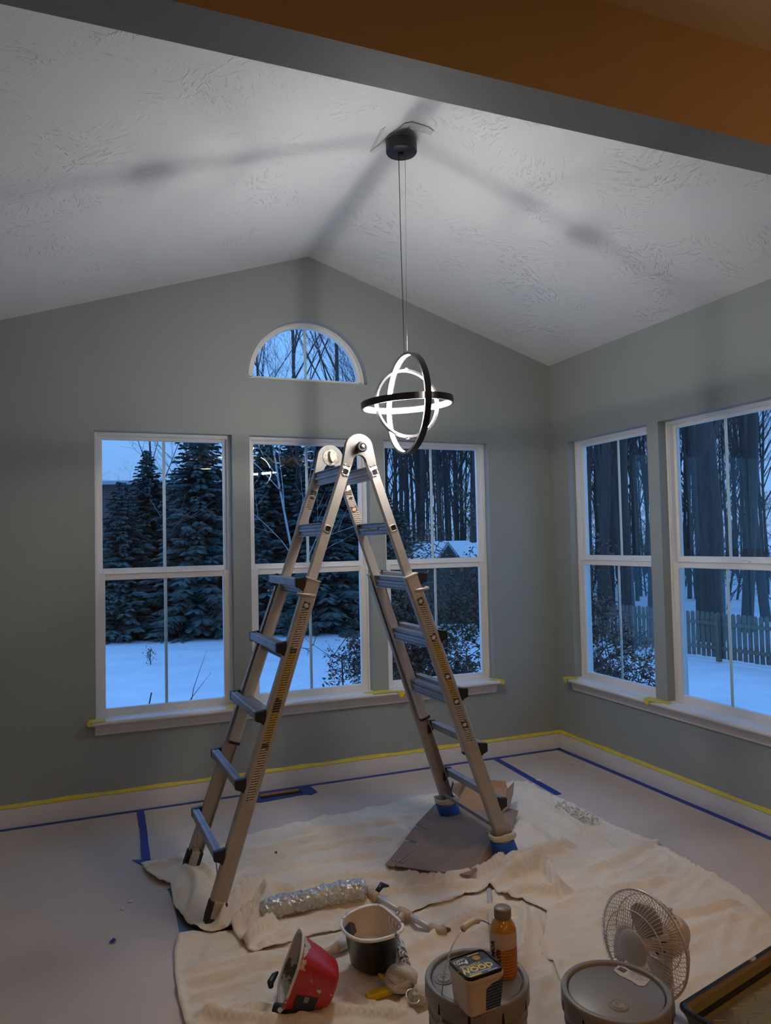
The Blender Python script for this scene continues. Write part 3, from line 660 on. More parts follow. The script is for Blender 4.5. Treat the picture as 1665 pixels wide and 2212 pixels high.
# stickers on the rails
def sticker(s, yside, face, zlist, width, nm, off=0):
    # zlist: (z_top, z_bottom, kind)
    ms = {'c':0,'y':1,'k':2}; b = MB(); pic = []
    for zt, zb_, kd in zlist:
        o0, up, ac = rail_frame(s, zt, 0); o1, _, _ = rail_frame(s, zb_, 0)
        def Y(z): return (YO(z)+.0173)*-1 if yside == 'outer' else (YI-.0137)
        b.cur = ms[kd[0]]
        v0 = o0+ac*(off-width/2)+Vector((0,Y(zt)+face*.0006,0)); v1 = o0+ac*(off+width/2)+Vector((0,Y(zt)+face*.0006,0))
        v2 = o1+ac*(off+width/2)+Vector((0,Y(zb_)+face*.0006,0)); v3 = o1+ac*(off-width/2)+Vector((0,Y(zb_)+face*.0006,0))
        b.add([v0,v1,v2,v3],[(0,1,2,3)])
        if kd in ('k_oval','k_ovalr','c_l','c_r','c_d'): pic.append((kd,(v0+v1+v2+v3)/4,ac,up))
    par = lad
    lb = b.build(nm, [M['print_cream'],M['print_yellow'],M['print_black']], par, recalc=False)
    for kd, c, ac, up in pic:
        f = Vector((0,face*.0005,0))
        if kd.startswith('k_oval'):
            q = MB(); q.add([c+f+ac*.0105*math.cos(a)+up*.0085*math.sin(a) for a in [2*PI*k/18 for k in range(18)]],[tuple(range(18))]); q.build('oval_mark', M['paper_label'] if kd=='k_oval' else mat('salmon_mark',(.7,.35,.22),.5), lb, recalc=False)
        else:
            sh = [(-.012,0),(0,.011),(0,.005),(.011,.005),(.011,-.005),(0,-.005),(0,-.011)]
            if kd == 'c_r': sh = [(-a,e_) for a, e_ in sh]
            if kd == 'c_d': sh = [(e_,a) for a, e_ in sh]
            q = MB(); q.add([c+f+ac*a+up*e_ for a, e_ in sh],[tuple(range(7))]); q.build('arrow_mark', M['txt_black'], lb, recalc=False)
sticker(-1,'outer',-1,[(1.236,1.208,'k_oval'),(1.206,1.050,'c'),(1.048,1.026,'k'),(1.026,.845,'y'),(.845,.790,'k'),(.790,.672,'y'),(.670,.650,'k'),(.650,.452,'c')], .030, 'warning_label')
sticker(1,'outer',-1,[(1.228,1.196,'k_oval'),(1.196,1.060,'c'),(1.060,1.030,'k_oval'),(1.030,.878,'y'),(.878,.848,'k_oval'),(.848,.760,'y'),(.760,.732,'k_oval'),(.732,.655,'c'),(.655,.622,'k_oval'),(.622,.560,'c')], .030, 'warning_label')
sticker(-1,'inner',-1,[(1.745,1.722,'k'),(1.722,1.694,'c_l'),(1.694,1.655,'c')], .030, 'arrow_label', .004)
sticker(1,'inner',-1,[(1.745,1.722,'k'),(1.722,1.690,'c_r'),(1.690,1.666,'c'),(1.666,1.638,'k_ovalr'),(1.638,1.585,'c'),(1.585,1.552,'c_d')], .034, 'arrow_label')
o, up, ac = rail_frame(1, 1.548, 0)
b = MB(); b.add([o+Vector((-.0175,y,z)) for y, z in ((-.07,-.005),(-.07,.006),(.11,.006),(.11,-.005))],[(0,1,2,3)]); b.build('rung_label', M['print_cream'], lad, recalc=False)
b = MB(); b.add([o+Vector((-.0180,y,z)) for y, z in ((.03,-.005),(.03,.006),(.05,.006),(.05,-.005))],[(0,1,2,3)]); b.build('rung_label', M['txt_red'], lad, recalc=False)
# cloth wraps taped round the two right feet
def foot_wrap(fy, lbl, zoff):
    c = Vector((rx_at(.03), fy*YO(.03), 0)); m_ = Matrix.Rotation(R(1.8),4,'Z'); c = m_ @ c + Vector((-1.998,-1.205,0)); c.z = 0
    t = thing('foot_wrap', lbl, 'foot wrap', tuple(c))
    lean = -.345
    def ring(z, rx_, ry_, wob, ph=0, n=28): return [Vector((lean*z*1.0+rx_*math.cos(a)*(1+wob*math.sin(3*a+ph)+wob*.6*math.sin(7*a+ph*2)), ry_*math.sin(a)*(1+wob*math.cos(4*a+ph)), z)) for a in [2*PI*k/n for k in range(n)]]
    b = MB(); b.loft([ring(.012,.050,.034,.05,1), ring(.03,.054,.038,.06,2), ring(.07,.052,.036,.05,.4), ring(.115,.050,.034,.10,1.3), ring(.135,.056,.042,.20,2), ring(.130,.064,.049,.24,2.4), ring(.108,.064,.048,.22,2.8), ring(.10,.056,.042,.1,3)], caps=(True,False), smooth=True)
    b.build('cloth_wrap', M['cloth2'], t, sub=1)
    b = MB(); b.loft([ring(.034,.058,.042,.04,2), ring(.06,.059,.043,.03,1), ring(.098,.058,.042,.03,.6)], caps=(False,False), smooth=True)
    b.build('tape_band', M['blue_tape_b'], t, solid=.0015, sub=1)
foot_wrap(1, 'beige cloth and bright blue tape round the far right ladder foot', 0)
foot_wrap(-1, 'beige cloth and bright blue tape round the near right ladder foot', 0)

# ---------------------------------------------------------------- drop cloths
def seg_dist(P, line):
    # P (n,2); returns distance to polyline and param 0..1
    best = np.full(len(P), 1e9); tt = np.zeros(len(P)); L = [0]
    for a, b in zip(line[:-1], line[1:]): L.append(L[-1]+math.hypot(b[0]-a[0], b[1]-a[1]))
    sg = np.zeros(len(P))
    for i, (a, b) in enumerate(zip(line[:-1], line[1:])):
        a = np.array(a[:2]); d = np.array(b[:2])-a; l2 = d@d+1e-12
        t = np.clip(((P-a)@d)/l2, 0, 1); q = P-a-t[:,None]*d; r = np.hypot(q[:,0], q[:,1]); m = r < best
        best[m] = r[m]; tt[m] = (L[i]+t[m]*math.sqrt(l2))/L[-1]
        sg[m] = np.sign(d[0]*q[m,1]-d[1]*q[m,0])
    return best, tt, sg
def resample(line, step, closed=True):
    out_ = []; n = len(line)
    for i in range(n if closed else n-1):
        a = line[i]; b = line[(i+1)%n]; l = math.hypot(b[0]-a[0], b[1]-a[1]); k = max(1, int(round(l/step)))
        for j in range(k): out_.append((a[0]+(b[0]-a[0])*j/k, a[1]+(b[1]-a[1])*j/k))
    return out_
def smooth_line(l, it=2):
    for _ in range(it):
        o = [l[0]]
        for a, b in zip(l[:-1], l[1:]): o += [(.75*a[0]+.25*b[0], .75*a[1]+.25*b[1]), (.25*a[0]+.75*b[0], .25*a[1]+.75*b[1])]
        l = o+[l[-1]]
    return l
def inside(P, poly):
    x, y = P[:,0], P[:,1]; c = np.zeros(len(P), bool); n = len(poly)
    for i in range(n):
        x1, y1 = poly[i]; x2, y2 = poly[(i+1)%n]
        m = ((y1 > y) != (y2 > y)); 
        if y1 != y2: c ^= m & (x < (x2-x1)*(y-y1)/(y2-y1)+x1)
    return c
def cloth_z(P, ridges, base, noise_amp=.004):
    z = np.full(len(P), base)
    nb = np.array([noise.noise((p[0]*5.0+3, p[1]*9.0, 2)) + .5*noise.noise((p[0]*13, p[1]*21, 5)) for p in P])
    z += np.maximum(nb+.25, 0)*noise_amp
    cr = np.array([(1-abs(noise.noise(((p[0]*.93+p[1]*.36)*3.2+7, (p[1]*.93-p[0]*.36)*12.0, 4)))*2.2) for p in P])
    z += np.maximum(cr-.45, 0)*.022
    c2 = np.array([(1-abs(noise.noise(((p[0]*.8-p[1]*.6)*9, (p[1]*.8+p[0]*.6)*26.0, 8)))*2.6) for p in P])
    z += np.maximum(c2-.5, 0)*.009
    for line, h, w_ in ridges:
        ln = smooth_line([q[:2] for q in line]); d, t, sg = seg_dist(P, ln)
        wv = w_*.78*(1+.5*sg)                                # steeper on one side
        z = np.maximum(z, z*.6+1.35*h*np.exp(-np.abs(d/wv)**1.45)*np.clip(np.minimum(t, 1-t)*6, 0, 1)**.5 + base*.45)
    return z
def cloth(name, outline, ridges, lbl, base=.004, step=.013, edge_lift=.0, hem=True):
    poly = [q[:2] for q in outline]; B = resample(poly, step)
    A = np.array(B); x0, y0 = A.min(0); x1, y1 = A.max(0)
    xs = np.arange(x0, x1, step); ys = np.arange(y0, y1, step)
    G = np.array([(x+(step/2 if j % 2 else 0), y) for j, y in enumerate(ys) for x in xs]); G = G[inside(G, B)]
    d, _, _ = seg_dist(G, B+[B[0]]); G = G[d > step*.55]
    V = [Vector(b) for b in B]+[Vector(g) for g in G.tolist()]
    r = geometry.delaunay_2d_cdt(V, [], [list(range(len(B)))], 1, 1e-6)
    P = np.array([(v.x, v.y) for v in r[0]]); z = cloth_z(P, ridges, base)
    d, _, _ = seg_dist(P, B+[B[0]])
    if edge_lift: z += edge_lift*np.exp(-(d/.02)**2)*np.array([.5+noise.noise((p[0]*7, p[1]*7, 9)) for p in P])
    if hem:
        z += .0016*((d < .022) & (d > .003))-.0010*(np.abs(d-.024) < .004)
    me = bpy.data.meshes.new(name); me.from_pydata([(p[0], p[1], zz) for p, zz in zip(P.tolist(), z.tolist())], [], r[2])
    me.polygons.foreach_set('use_smooth', [True]*len(me.polygons)); me.materials.append(M['cloth']); me.update()
    bm = bmesh.new(); bm.from_mesh(me); bmesh.ops.recalc_face_normals(bm, faces=bm.faces)
    if sum(f.normal.z for f in bm.faces) < 0: bmesh.ops.reverse_faces(bm, faces=bm.faces)
    bm.to_mesh(me); bm.free()
    o = bpy.data.objects.new(name, me); col.objects.link(o)
    q = o.modifiers.new('solid','SOLIDIFY'); q.thickness = .002; q.offset = 1
    return tag(o, lbl, 'drop cloth')
OUT_A = [(-2.9, -0.811, 0.01), (-2.846, -0.803, 0.01), (-2.695, -0.781, 0.01), (-2.539, -0.77, 0.01), (-2.367, -0.711, 0.01), (-2.159, -0.647, 0.01), (-1.947, -0.616, 0.01), (-1.763, -0.62, 0.01), (-1.585, -0.586, 0.01), (-1.423, -0.538, 0.01), (-1.242, -0.529, 0.01), (-1.033, -0.539, 0.01), (-0.8, -0.52, 0.01), (-0.69, -0.553, 0.01), (-0.648, -0.641, 0.01), (-0.662, -0.807, 0.01), (-0.642, -1.002, 0.01), (-0.635, -1.236, 0.01), (-0.617, -1.399, 0.01), (-0.611, -1.545, 0.01), (-0.56, -1.606, 0.01), (-0.61, -1.668, 0.01), (-0.624, -1.82, 0.01), (-0.618, -2.003, 0.01), (-0.608, -2.118, 0.01), (-0.66, -2.235, 0.01), (-0.693, -2.362, 0.01), (-0.73, -2.578, 0.01), (-1.024, -2.872, 0.01), (-1.324, -2.96, 0.01), (-1.713, -2.849, 0.01), (-1.78, -2.608, 0.01), (-1.668, -2.374, 0.01), (-1.632, -2.285, 0.01), (-1.633, -2.215, 0.01), (-1.599, -2.153, 0.01), (-1.549, -2.102, 0.01), (-1.48, -2.024, 0.01), (-1.445, -1.969, 0.01), (-1.455, -1.915, 0.01), (-1.492, -1.847, 0.01), (-1.534, -1.798, 0.01), (-1.543, -1.745, 0.01), (-1.548, -1.696, 0.01), (-1.608, -1.715, 0.01), (-1.692, -1.73, 0.01), (-1.782, -1.741, 0.01), (-1.922, -1.761, 0.01), (-2.031, -1.775, 0.01), (-2.134, -1.767, 0.01), (-2.234, -1.767, 0.01), (-2.317, -1.755, 0.01), (-2.391, -1.761, 0.01), (-2.467, -1.783, 0.01), (-2.537, -1.786, 0.01), (-2.578, -1.781, 0.01), (-2.597, -1.732, 0.01), (-2.606, -1.664, 0.01), (-2.635, -1.578, 0.01), (-2.697, -1.584, 0.01), (-2.735, -1.548, 0.01), (-2.775, -1.446, 0.01), (-2.804, -1.301, 0.01), (-2.795, -1.087, 0.01), (-2.836, -1.048, 0.01), (-2.874, -0.956, 0.01)]
RID_A = [
 ([(-2.212, -0.816, 0.01), (-2.002, -0.796, 0.01), (-1.814, -0.836, 0.01), (-1.581, -0.84, 0.01)], .020, .024),
 ([(-2.472, -0.954, 0.01), (-2.273, -0.912, 0.01), (-2.022, -0.885, 0.01), (-1.793, -0.914, 0.01)], .020, .022),
 ([(-2.507, -1.084, 0.01), (-2.327, -1.043, 0.01), (-2.132, -1.007, 0.01), (-1.882, -1.008, 0.01), (-1.699, -1.056, 0.01)], .018, .020),
 ([(-2.482, -1.161, 0.01), (-2.333, -1.158, 0.01), (-2.22, -1.141, 0.01), (-1.95, -1.178, 0.01), (-1.793, -1.223, 0.01)], .016, .018),
 ([(-2.517, -1.243, 0.01), (-2.426, -1.197, 0.01), (-2.333, -1.158, 0.01)], .016, .016),
 ([(-2.33, -1.357, 0.01), (-2.174, -1.352, 0.01), (-2.049, -1.38, 0.01), (-1.817, -1.442, 0.01)], .020, .020),
 ([(-2.15, -1.274, 0.01), (-1.945, -1.316, 0.01), (-1.831, -1.369, 0.01)], .010, .015),
 ([(-2.732, -0.937, 0.01), (-2.69, -1.076, 0.01), (-2.704, -1.213, 0.01), (-2.756, -1.394, 0.01)], .026, .024),
 ([(-2.647, -0.944, 0.01), (-2.626, -1.054, 0.01), (-2.612, -1.136, 0.01)], .018, .012),
 ([(-2.802, -1.192, 0.01), (-2.702, -1.168, 0.01), (-2.623, -1.166, 0.01)], .012, .014),
 ([(-2.772, -1.419, 0.01), (-2.684, -1.313, 0.01), (-2.595, -1.24, 0.01)], .012, .016),
 ([(-2.878, -0.897, 0.01), (-2.812, -0.895, 0.01), (-2.704, -0.857, 0.01)], .022, .018),
 ([(-1.003, -1.04, 0.01), (-1.005, -1.147, 0.01), (-1.01, -1.281, 0.01), (-1.03, -1.43, 0.01), (-1.057, -1.597, 0.01)], .022, .014),
 ([(-0.765, -0.844, 0.01), (-0.769, -1.053, 0.01), (-0.822, -1.369, 0.01), (-0.825, -1.585, 0.01)], .026, .022),
 ([(-0.736, -0.626, 0.01), (-0.704, -0.822, 0.01), (-0.728, -0.994, 0.01)], .014, .02),
 ([(-1.135, -1.756, 0.01), (-1.006, -1.749, 0.01), (-0.798, -1.684, 0.01), (-0.587, -1.642, 0.01)], .022, .020),
 ([(-1.43, -1.564, 0.01), (-1.295, -1.52, 0.01), (-1.146, -1.523, 0.01), (-0.973, -1.499, 0.01)], .040, .025),
 ([(-1.438, -1.676, 0.01), (-1.329, -1.652, 0.01), (-1.225, -1.585, 0.01), (-1.211, -1.613, 0.01)], .075, .030),
 ([(-1.225, -1.585, 0.01), (-1.275, -1.75, 0.01), (-1.337, -1.905, 0.01)], .060, .018),
 ([(-1.553, -1.717, 0.01), (-1.456, -1.667, 0.01), (-1.341, -1.595, 0.01), (-1.256, -1.538, 0.01)], .035, .028),
 ([(-1.895, -1.416, 0.01), (-1.814, -1.536, 0.01), (-1.712, -1.598, 0.01), (-1.601, -1.601, 0.01), (-1.435, -1.552, 0.01), (-1.301, -1.451, 0.01)], .040, .018),
 ([(-1.887, -1.503, 0.01), (-1.778, -1.6, 0.01), (-1.677, -1.66, 0.01), (-1.539, -1.653, 0.01)], .030, .016),
 ([(-2.052, -1.489, 0.01), (-1.917, -1.573, 0.01), (-1.748, -1.628, 0.01)], .022, .016),
 ([(-2.357, -1.567, 0.01), (-2.204, -1.574, 0.01), (-2.059, -1.619, 0.01), (-1.948, -1.648, 0.01)], .014, .02),
 ([(-2.227, -1.762, 0.01), (-2.199, -1.679, 0.01), (-2.186, -1.582, 0.01)], .006, .01),
 ([(-1.542, -1.811, 0.01), (-1.43, -1.773, 0.01), (-1.365, -1.848, 0.01), (-1.249, -1.879, 0.01)], .030, .028),
 ([(-1.444, -1.981, 0.01), (-1.345, -1.965, 0.01), (-1.268, -1.936, 0.01)], .016, .016),
 ([(-1.249, -1.879, 0.01), (-1.15, -1.902, 0.01), (-1.132, -1.998, 0.01)], .014, .03),
 ([(-1.145, -1.926, 0.01), (-0.929, -1.956, 0.01), (-0.742, -1.971, 0.01)], .018, .02),
 ([(-1.052, -2.199, 0.01), (-0.897, -2.23, 0.01), (-0.708, -2.234, 0.01)], .022, .024),
 ([(-1.075, -2.319, 0.01), (-0.874, -2.299, 0.01), (-0.718, -2.331, 0.01)], .012, .03),
 ([(-1.443, -2.117, 0.01), (-1.436, -2.192, 0.01), (-1.478, -2.275, 0.01)], .008, .02),
 ([(-0.61, -1.656, 0.01), (-0.639, -1.919, 0.01), (-0.631, -2.139, 0.01), (-0.707, -2.375, 0.01)], .014, .014),
 ([(-2.655, -1.576, 0.01), (-2.616, -1.49, 0.01), (-2.572, -1.415, 0.01), (-2.503, -1.324, 0.01), (-2.45, -1.311, 0.01)], .060, .022),
 ([(-2.45, -1.307, 0.01), (-2.432, -1.405, 0.01), (-2.501, -1.542, 0.01), (-2.569, -1.608, 0.01)], .050, .020),
 ([(-2.624, -1.62, 0.01), (-2.526, -1.531, 0.01), (-2.472, -1.452, 0.01)], .060, .016),
 ([(-2.595, -1.739, 0.01), (-2.527, -1.664, 0.01), (-2.446, -1.625, 0.01)], .045, .020),
 ([(-2.441, -1.357, 0.01), (-2.377, -1.34, 0.01), (-2.315, -1.414, 0.01)], .030, .016),
 ([(-2.548, -1.76, 0.01), (-2.471, -1.725, 0.01), (-2.402, -1.735, 0.01)], .020, .014)]
cloth('drop_cloth', OUT_A, RID_A, 'rumpled beige canvas drop cloth under the ladder, its corner bunched at the near foot', base=.010, edge_lift=.010)
OUT_B = [(-2.811, -1.545, 0.004), (-2.719, -1.557, 0.004), (-2.617, -1.581, 0.004), (-2.506, -1.566, 0.004), (-2.353, -1.555, 0.004), (-2.159, -1.56, 0.004), (-1.884, -1.597, 0.004), (-1.481, -1.591, 0.004), (-1.417, -1.788, 0.004), (-1.33, -1.958, 0.004), (-1.457, -2.272, 0.004), (-1.631, -2.592, 0.004), (-1.822, -2.791, 0.004), (-2.241, -2.77, 0.004), (-2.569, -2.628, 0.004), (-2.798, -2.364, 0.004), (-2.822, -2.272, 0.004), (-2.854, -2.1, 0.004), (-2.857, -1.945, 0.004), (-2.852, -1.774, 0.004), (-2.839, -1.651, 0.004)]
RID_B = [
 ([(-2.83, -1.796, 0.01), (-2.739, -1.806, 0.01), (-2.627, -1.818, 0.01), (-2.517, -1.808, 0.01)], .016, .022),
 ([(-2.827, -1.88, 0.01), (-2.722, -1.898, 0.01), (-2.577, -1.893, 0.01), (-2.44, -1.876, 0.01)], .022, .024),
 ([(-2.823, -1.971, 0.01), (-2.734, -1.97, 0.01), (-2.592, -1.962, 0.01), (-2.529, -1.966, 0.01)], .018, .020),
 ([(-2.822, -2.076, 0.01), (-2.736, -2.076, 0.01), (-2.624, -2.108, 0.01), (-2.59, -2.153, 0.01)], .020, .022),
 ([(-2.806, -2.058, 0.01), (-2.717, -2.134, 0.01), (-2.59, -2.215, 0.01), (-2.452, -2.252, 0.01)], .026, .026),
 ([(-2.447, -1.772, 0.01), (-2.348, -1.798, 0.01), (-2.251, -1.807, 0.01)], .010, .018),
 ([(-1.499, -1.916, 0.01), (-1.612, -1.893, 0.01), (-1.735, -1.889, 0.01), (-1.888, -1.952, 0.01), (-2.022, -1.997, 0.01), (-2.122, -2.018, 0.01)], .034, .026),
 ([(-1.498, -1.874, 0.01), (-1.561, -1.988, 0.01), (-1.654, -2.128, 0.01), (-1.749, -2.249, 0.01)], .032, .022),
 ([(-1.467, -1.918, 0.01), (-1.535, -2.038, 0.01), (-1.596, -2.155, 0.01), (-1.649, -2.262, 0.01)], .022, .012),
 ([(-2.028, -1.925, 0.01), (-1.903, -1.945, 0.01), (-1.793, -1.921, 0.01)], .014, .016),
 ([(-2.342, -2.103, 0.01), (-2.338, -2.187, 0.01), (-2.3, -2.256, 0.01), (-2.21, -2.27, 0.01)], .018, .022),
 ([(-2.456, -2.213, 0.01), (-2.362, -2.254, 0.01), (-2.264, -2.323, 0.01), (-2.176, -2.337, 0.01)], .024, .024),
 ([(-2.21, -2.27, 0.01), (-2.146, -2.272, 0.01), (-2.126, -2.334, 0.01)], .020, .018),
 ([(-1.679, -2.34, 0.01), (-1.765, -2.387, 0.01), (-1.845, -2.483, 0.01)], .016, .02)]
cloth('drop_cloth', OUT_B, RID_B, 'beige canvas drop cloth lying in front under the pails and buckets', base=.003, edge_lift=.006)

# ---------------------------------------------------------------- torn cardboard box under the right ladder feet
def slab(name, pts, m, parent=None, th=.004):
    b = MB(); b.add(pts, [tuple(range(len(pts)))]); return b.build(name, m, parent, solid=th, recalc=False)
CB = M['cardboard']; CI = M['cardboard_in']
cbx = thing('cardboard_box', 'torn flattened brown cardboard box under the right ladder feet', 'box')
slab('main_panel', [(-1.884, -1.346, 0.035), (-1.74, -1.497, 0.04), (-1.607, -1.639, 0.05), (-1.472, -1.502, 0.055), (-1.309, -1.322, 0.06), (-1.209, -1.274, 0.04), (-0.983, -1.013, 0.03), (-1.009, -0.97, 0.03), (-1.119, -0.964, 0.035), (-1.255, -0.822, 0.035), (-1.339, -0.86, 0.035), (-1.526, -1.058, 0.035), (-1.628, -1.19, 0.035), (-1.702, -1.18, 0.035)], CB, cbx)
slab('side_flap', [(-1.345, -0.747, 0.04), (-1.321, -0.841, 0.036), (-1.53, -1.072, 0.036), (-1.578, -1.003, 0.05)], CB, cbx)
slab('side_flap', [(-1.585, -1.006, 0.045), (-1.533, -1.071, 0.036), (-1.636, -1.201, 0.036), (-1.698, -1.144, 0.05)], CB, cbx)
slab('side_flap', [(-1.701, -1.145, 0.04), (-1.655, -1.228, 0.04), (-1.755, -1.303, 0.042), (-1.863, -1.394, 0.042), (-1.884, -1.348, 0.038)], CB, cbx)
slab('edge_flap', [(-1.312, -1.327, 0.062), (-1.321, -1.316, 0.064), (-1.437, -1.442, 0.062), (-1.551, -1.574, 0.056), (-1.609, -1.643, 0.052), (-1.443, -1.483, 0.022), (-1.294, -1.346, 0.022), (-1.218, -1.28, 0.03)], CB, cbx)
slab('back_panel', [(-1.263, -0.837, 0.036), (-1.086, -1.028, 0.036), (-0.985, -0.917, 0.12), (-1.153, -0.758, 0.12)], CI, cbx)
slab('back_flap', [(-1.153, -0.758, 0.12), (-0.985, -0.917, 0.12), (-0.965, -0.865, 0.14), (-1.151, -0.712, 0.14)], mat('cardboard_flap',(.36,.17,.07),.85), cbx)
slab('torn_flap', [(-1.083, -1.022, 0.036), (-0.985, -0.917, 0.12), (-0.919, -0.879, 0.14), (-0.974, -0.957, 0.11), (-1.03, -1.008, 0.06)], CB, cbx)
slab('torn_flap', [(-1.263, -0.837, 0.036), (-1.153, -0.758, 0.12), (-1.182, -0.77, 0.14), (-1.219, -0.717, 0.12), (-1.242, -0.744, 0.09), (-1.222, -0.788, 0.07)], CB, cbx)
slab('corner_flap', [(-1.297, -1.3, 0.05), (-1.166, -1.163, 0.05), (-1.01, -1.063, 0.055), (-1.074, -1.134, 0.04), (-1.187, -1.263, 0.028)], CB, cbx)
b = MB(); tk = [(-1.847, -1.356, 0.047), (-1.837, -1.366, 0.047), (-1.828, -1.376, 0.047), (-1.819, -1.385, 0.047), (-1.815, -1.398, 0.047), (-1.8, -1.384, 0.047), (-1.788, -1.378, 0.047)]
for i, p in enumerate(tk): b.box((p[0]-.0035,p[1]-.001,p[2]),(p[0]-.0015,p[1]+.012,p[2]+.001))
tag(b.build('tear_marks', M['txt_black'], cbx), kind='stuff')

# ---------------------------------------------------------------- wrapped roller, frame and pole
def polyline_noise_tube(name, pts, rads, m, n=24, seg=44, amp=.12, freq=30, parent=None):
    P = [Vector(p) for p in pts]; L = [0]
    for a, b_ in zip(P[:-1], P[1:]): L.append(L[-1]+(b_-a).length)
    C = []; Rr = []
    for i in range(seg+1):
        t = L[-1]*i/seg; k = max(j for j in range(len(P)) if L[j] <= t+1e-9); k = min(k, len(P)-2); f = (t-L[k])/(L[k+1]-L[k]); C.append(P[k].lerp(P[k+1], f)); Rr.append(rads[k]+(rads[k+1]-rads[k])*f)
    b = MB(); b.tube(C, Rr, n); vs = b.v
    for i in range(len(vs)):
        c = C[min(i//n, seg)]; v = Vector(vs[i]); d = v-c
        q = noise.noise(v*freq)+.6*noise.noise(v*freq*2.3+Vector((5,5,5))); ridg = abs(noise.noise(v*freq*1.4+Vector((9,1,3))))
        vs[i] = tuple(c+d*(1+amp*q-amp*.8*ridg))
    return b.build(name, m, parent)
rl = thing('wrapped_roller', 'paint roller wrapped in crinkled clear plastic lying on the drop cloth', 'paint roller', (-2.26,-1.55,.06))
inv = Vector((-2.26,-1.55,.06))
w_pts = [Vector(p)-inv for p in [(-2.502, -1.568, 0.045), (-2.483, -1.563, 0.05), (-2.43, -1.561, 0.053), (-2.317, -1.567, 0.055), (-2.239, -1.564, 0.057), (-2.122, -1.572, 0.06), (-2.082, -1.586, 0.062), (-2.062, -1.586, 0.058)]]
polyline_noise_tube('plastic_wrap', w_pts, [.016,.036,.044,.040,.043,.047,.044,.014], M['film'], parent=rl, n=30, seg=90, amp=.15, freq=42)
for _p in bpy.data.objects['plastic_wrap'].data.polygons: _p.use_smooth = False
ppts = [Vector(p)-inv for p in [(-2.05, -1.596, 0.045), (-2.039, -1.632, 0.045), (-1.988, -1.782, 0.04), (-1.977, -1.819, 0.04), (-1.932, -1.95, 0.04), (-1.923, -1.972, 0.04), (-1.872, -1.969, 0.035)]]
MB().tube([w_pts[-2], ppts[0]], .008, 10).build('frame_rod', M['steel'], rl)
MB().tube([ppts[1], ppts[2]], .0125, 16).build('pole', M['alu'], rl)
MB().tube([ppts[3], ppts[4]], .0125, 16).build('pole', M['alu'], rl)
MB().tube([ppts[0]-Vector((.01,-.01,0)), ppts[0], ppts[1], ppts[1].lerp(ppts[2],.08)], [.012,.019,.019,.0165], 16).build('fitting', M['tanpl'], rl)
q = MB(); q.tube([ppts[2].lerp(ppts[1],.1), ppts[2], ppts[3], ppts[3].lerp(ppts[4],.1)], [.016,.019,.019,.0165], 16)
q.tube([ppts[2].lerp(ppts[3],.5), ppts[2].lerp(ppts[3],.5)+Vector((-.045,-.030,-.004))], [.015,.017], 14); q.build('fitting', M['tanpl'], rl)
MB().tube([ppts[4].lerp(ppts[3],.12), ppts[4], ppts[5], ppts[5].lerp(ppts[6],.5)], [.0165,.019,.020,.021], 16).build('fitting', M['tanpl'], rl)
MB().tube([ppts[5].lerp(ppts[6],.4), ppts[6]], [.016,.006], 12).build('fitting_mouth', M['dirt'], rl)
MB().tube([ppts[1]+Vector((.015,.02,.012)), ppts[1]+Vector((.045,.05,.018)), ppts[1]+Vector((.075,.045,.01))], [.010,.013,.004], 10).build('clamp_lever', M['tray'], rl)
MB().tube([ppts[2]+Vector((-.045,-.02,-.012)), ppts[2]+Vector((-.02,0,.0)), ppts[2]+Vector((.01,0,.012))], [.005,.005,.005], 8).build('wing_screw', M['steel'], rl)
MB().tube([ppts[4]+Vector((-.02,-.02,-.004)), ppts[4]+Vector((-.005,-.012,.004))], [.006,.005], 8).build('wing_screw', M['tanpl'], rl)

# ---------------------------------------------------------------- lofted pails
def resamp(ring, n):
    P = [Vector(p) for p in ring]; P.append(P[0]); L = [0]
    for a, b_ in zip(P[:-1], P[1:]): L.append(L[-1]+(b_-a).length)
    o = []
    for i in range(n):
        t = L[-1]*i/n; k = max(j for j in range(len(P)-1) if L[j] <= t+1e-9); o.append(P[k].lerp(P[k+1], (t-L[k])/(L[k+1]-L[k])))
    return o
def smooth_ring(ring, it=2):
    r = [Vector(p) for p in ring]
    for _ in range(it): r = [x for i in range(len(r)) for x in (r[i].lerp(r[(i+1)%len(r)],.25), r[i].lerp(r[(i+1)%len(r)],.75))]
    return r
top = [Vector(p) for p in [(-2.327, -2.034, 0.185), (-2.294, -1.992, 0.185), (-2.244, -1.968, 0.185), (-2.201, -1.957, 0.185), (-2.164, -1.963, 0.185), (-2.143, -1.991, 0.185), (-2.138, -2.049, 0.185), (-2.13, -2.098, 0.185), (-2.13, -2.147, 0.185), (-2.157, -2.177, 0.185), (-2.187, -2.193, 0.185), (-2.249, -2.196, 0.185), (-2.286, -2.186, 0.185), (-2.313, -2.162, 0.185), (-2.33, -2.119, 0.185), (-2.333, -2.078, 0.185)]]
bot = [Vector(p) for p in [(-2.28, -2.001, 0.022), (-2.262, -1.97, 0.022), (-2.232, -1.964, 0.022), (-2.191, -1.969, 0.022), (-2.154, -1.992, 0.022), (-2.13, -2.029, 0.022), (-2.131, -2.067, 0.022), (-2.148, -2.097, 0.022), (-2.169, -2.115, 0.022), (-2.203, -2.115, 0.022), (-2.233, -2.107, 0.022), (-2.256, -2.088, 0.022), (-2.275, -2.055, 0.022), (-2.282, -2.027, 0.022)]]
def start_left(r):
    k = min(range(len(r)), key=lambda i: r[i].dot(Vector((.928,-.373,0)))); return r[k:]+r[:k]
def area(r): return sum(a.x*b_.y-b_.x*a.y for a, b_ in zip(r, r[1:]+r[:1]))
def prep(r, n=48):
    r = smooth_ring(r, 2); 
    if area(r) < 0: r = r[::-1]
    return resamp(start_left(r), n)
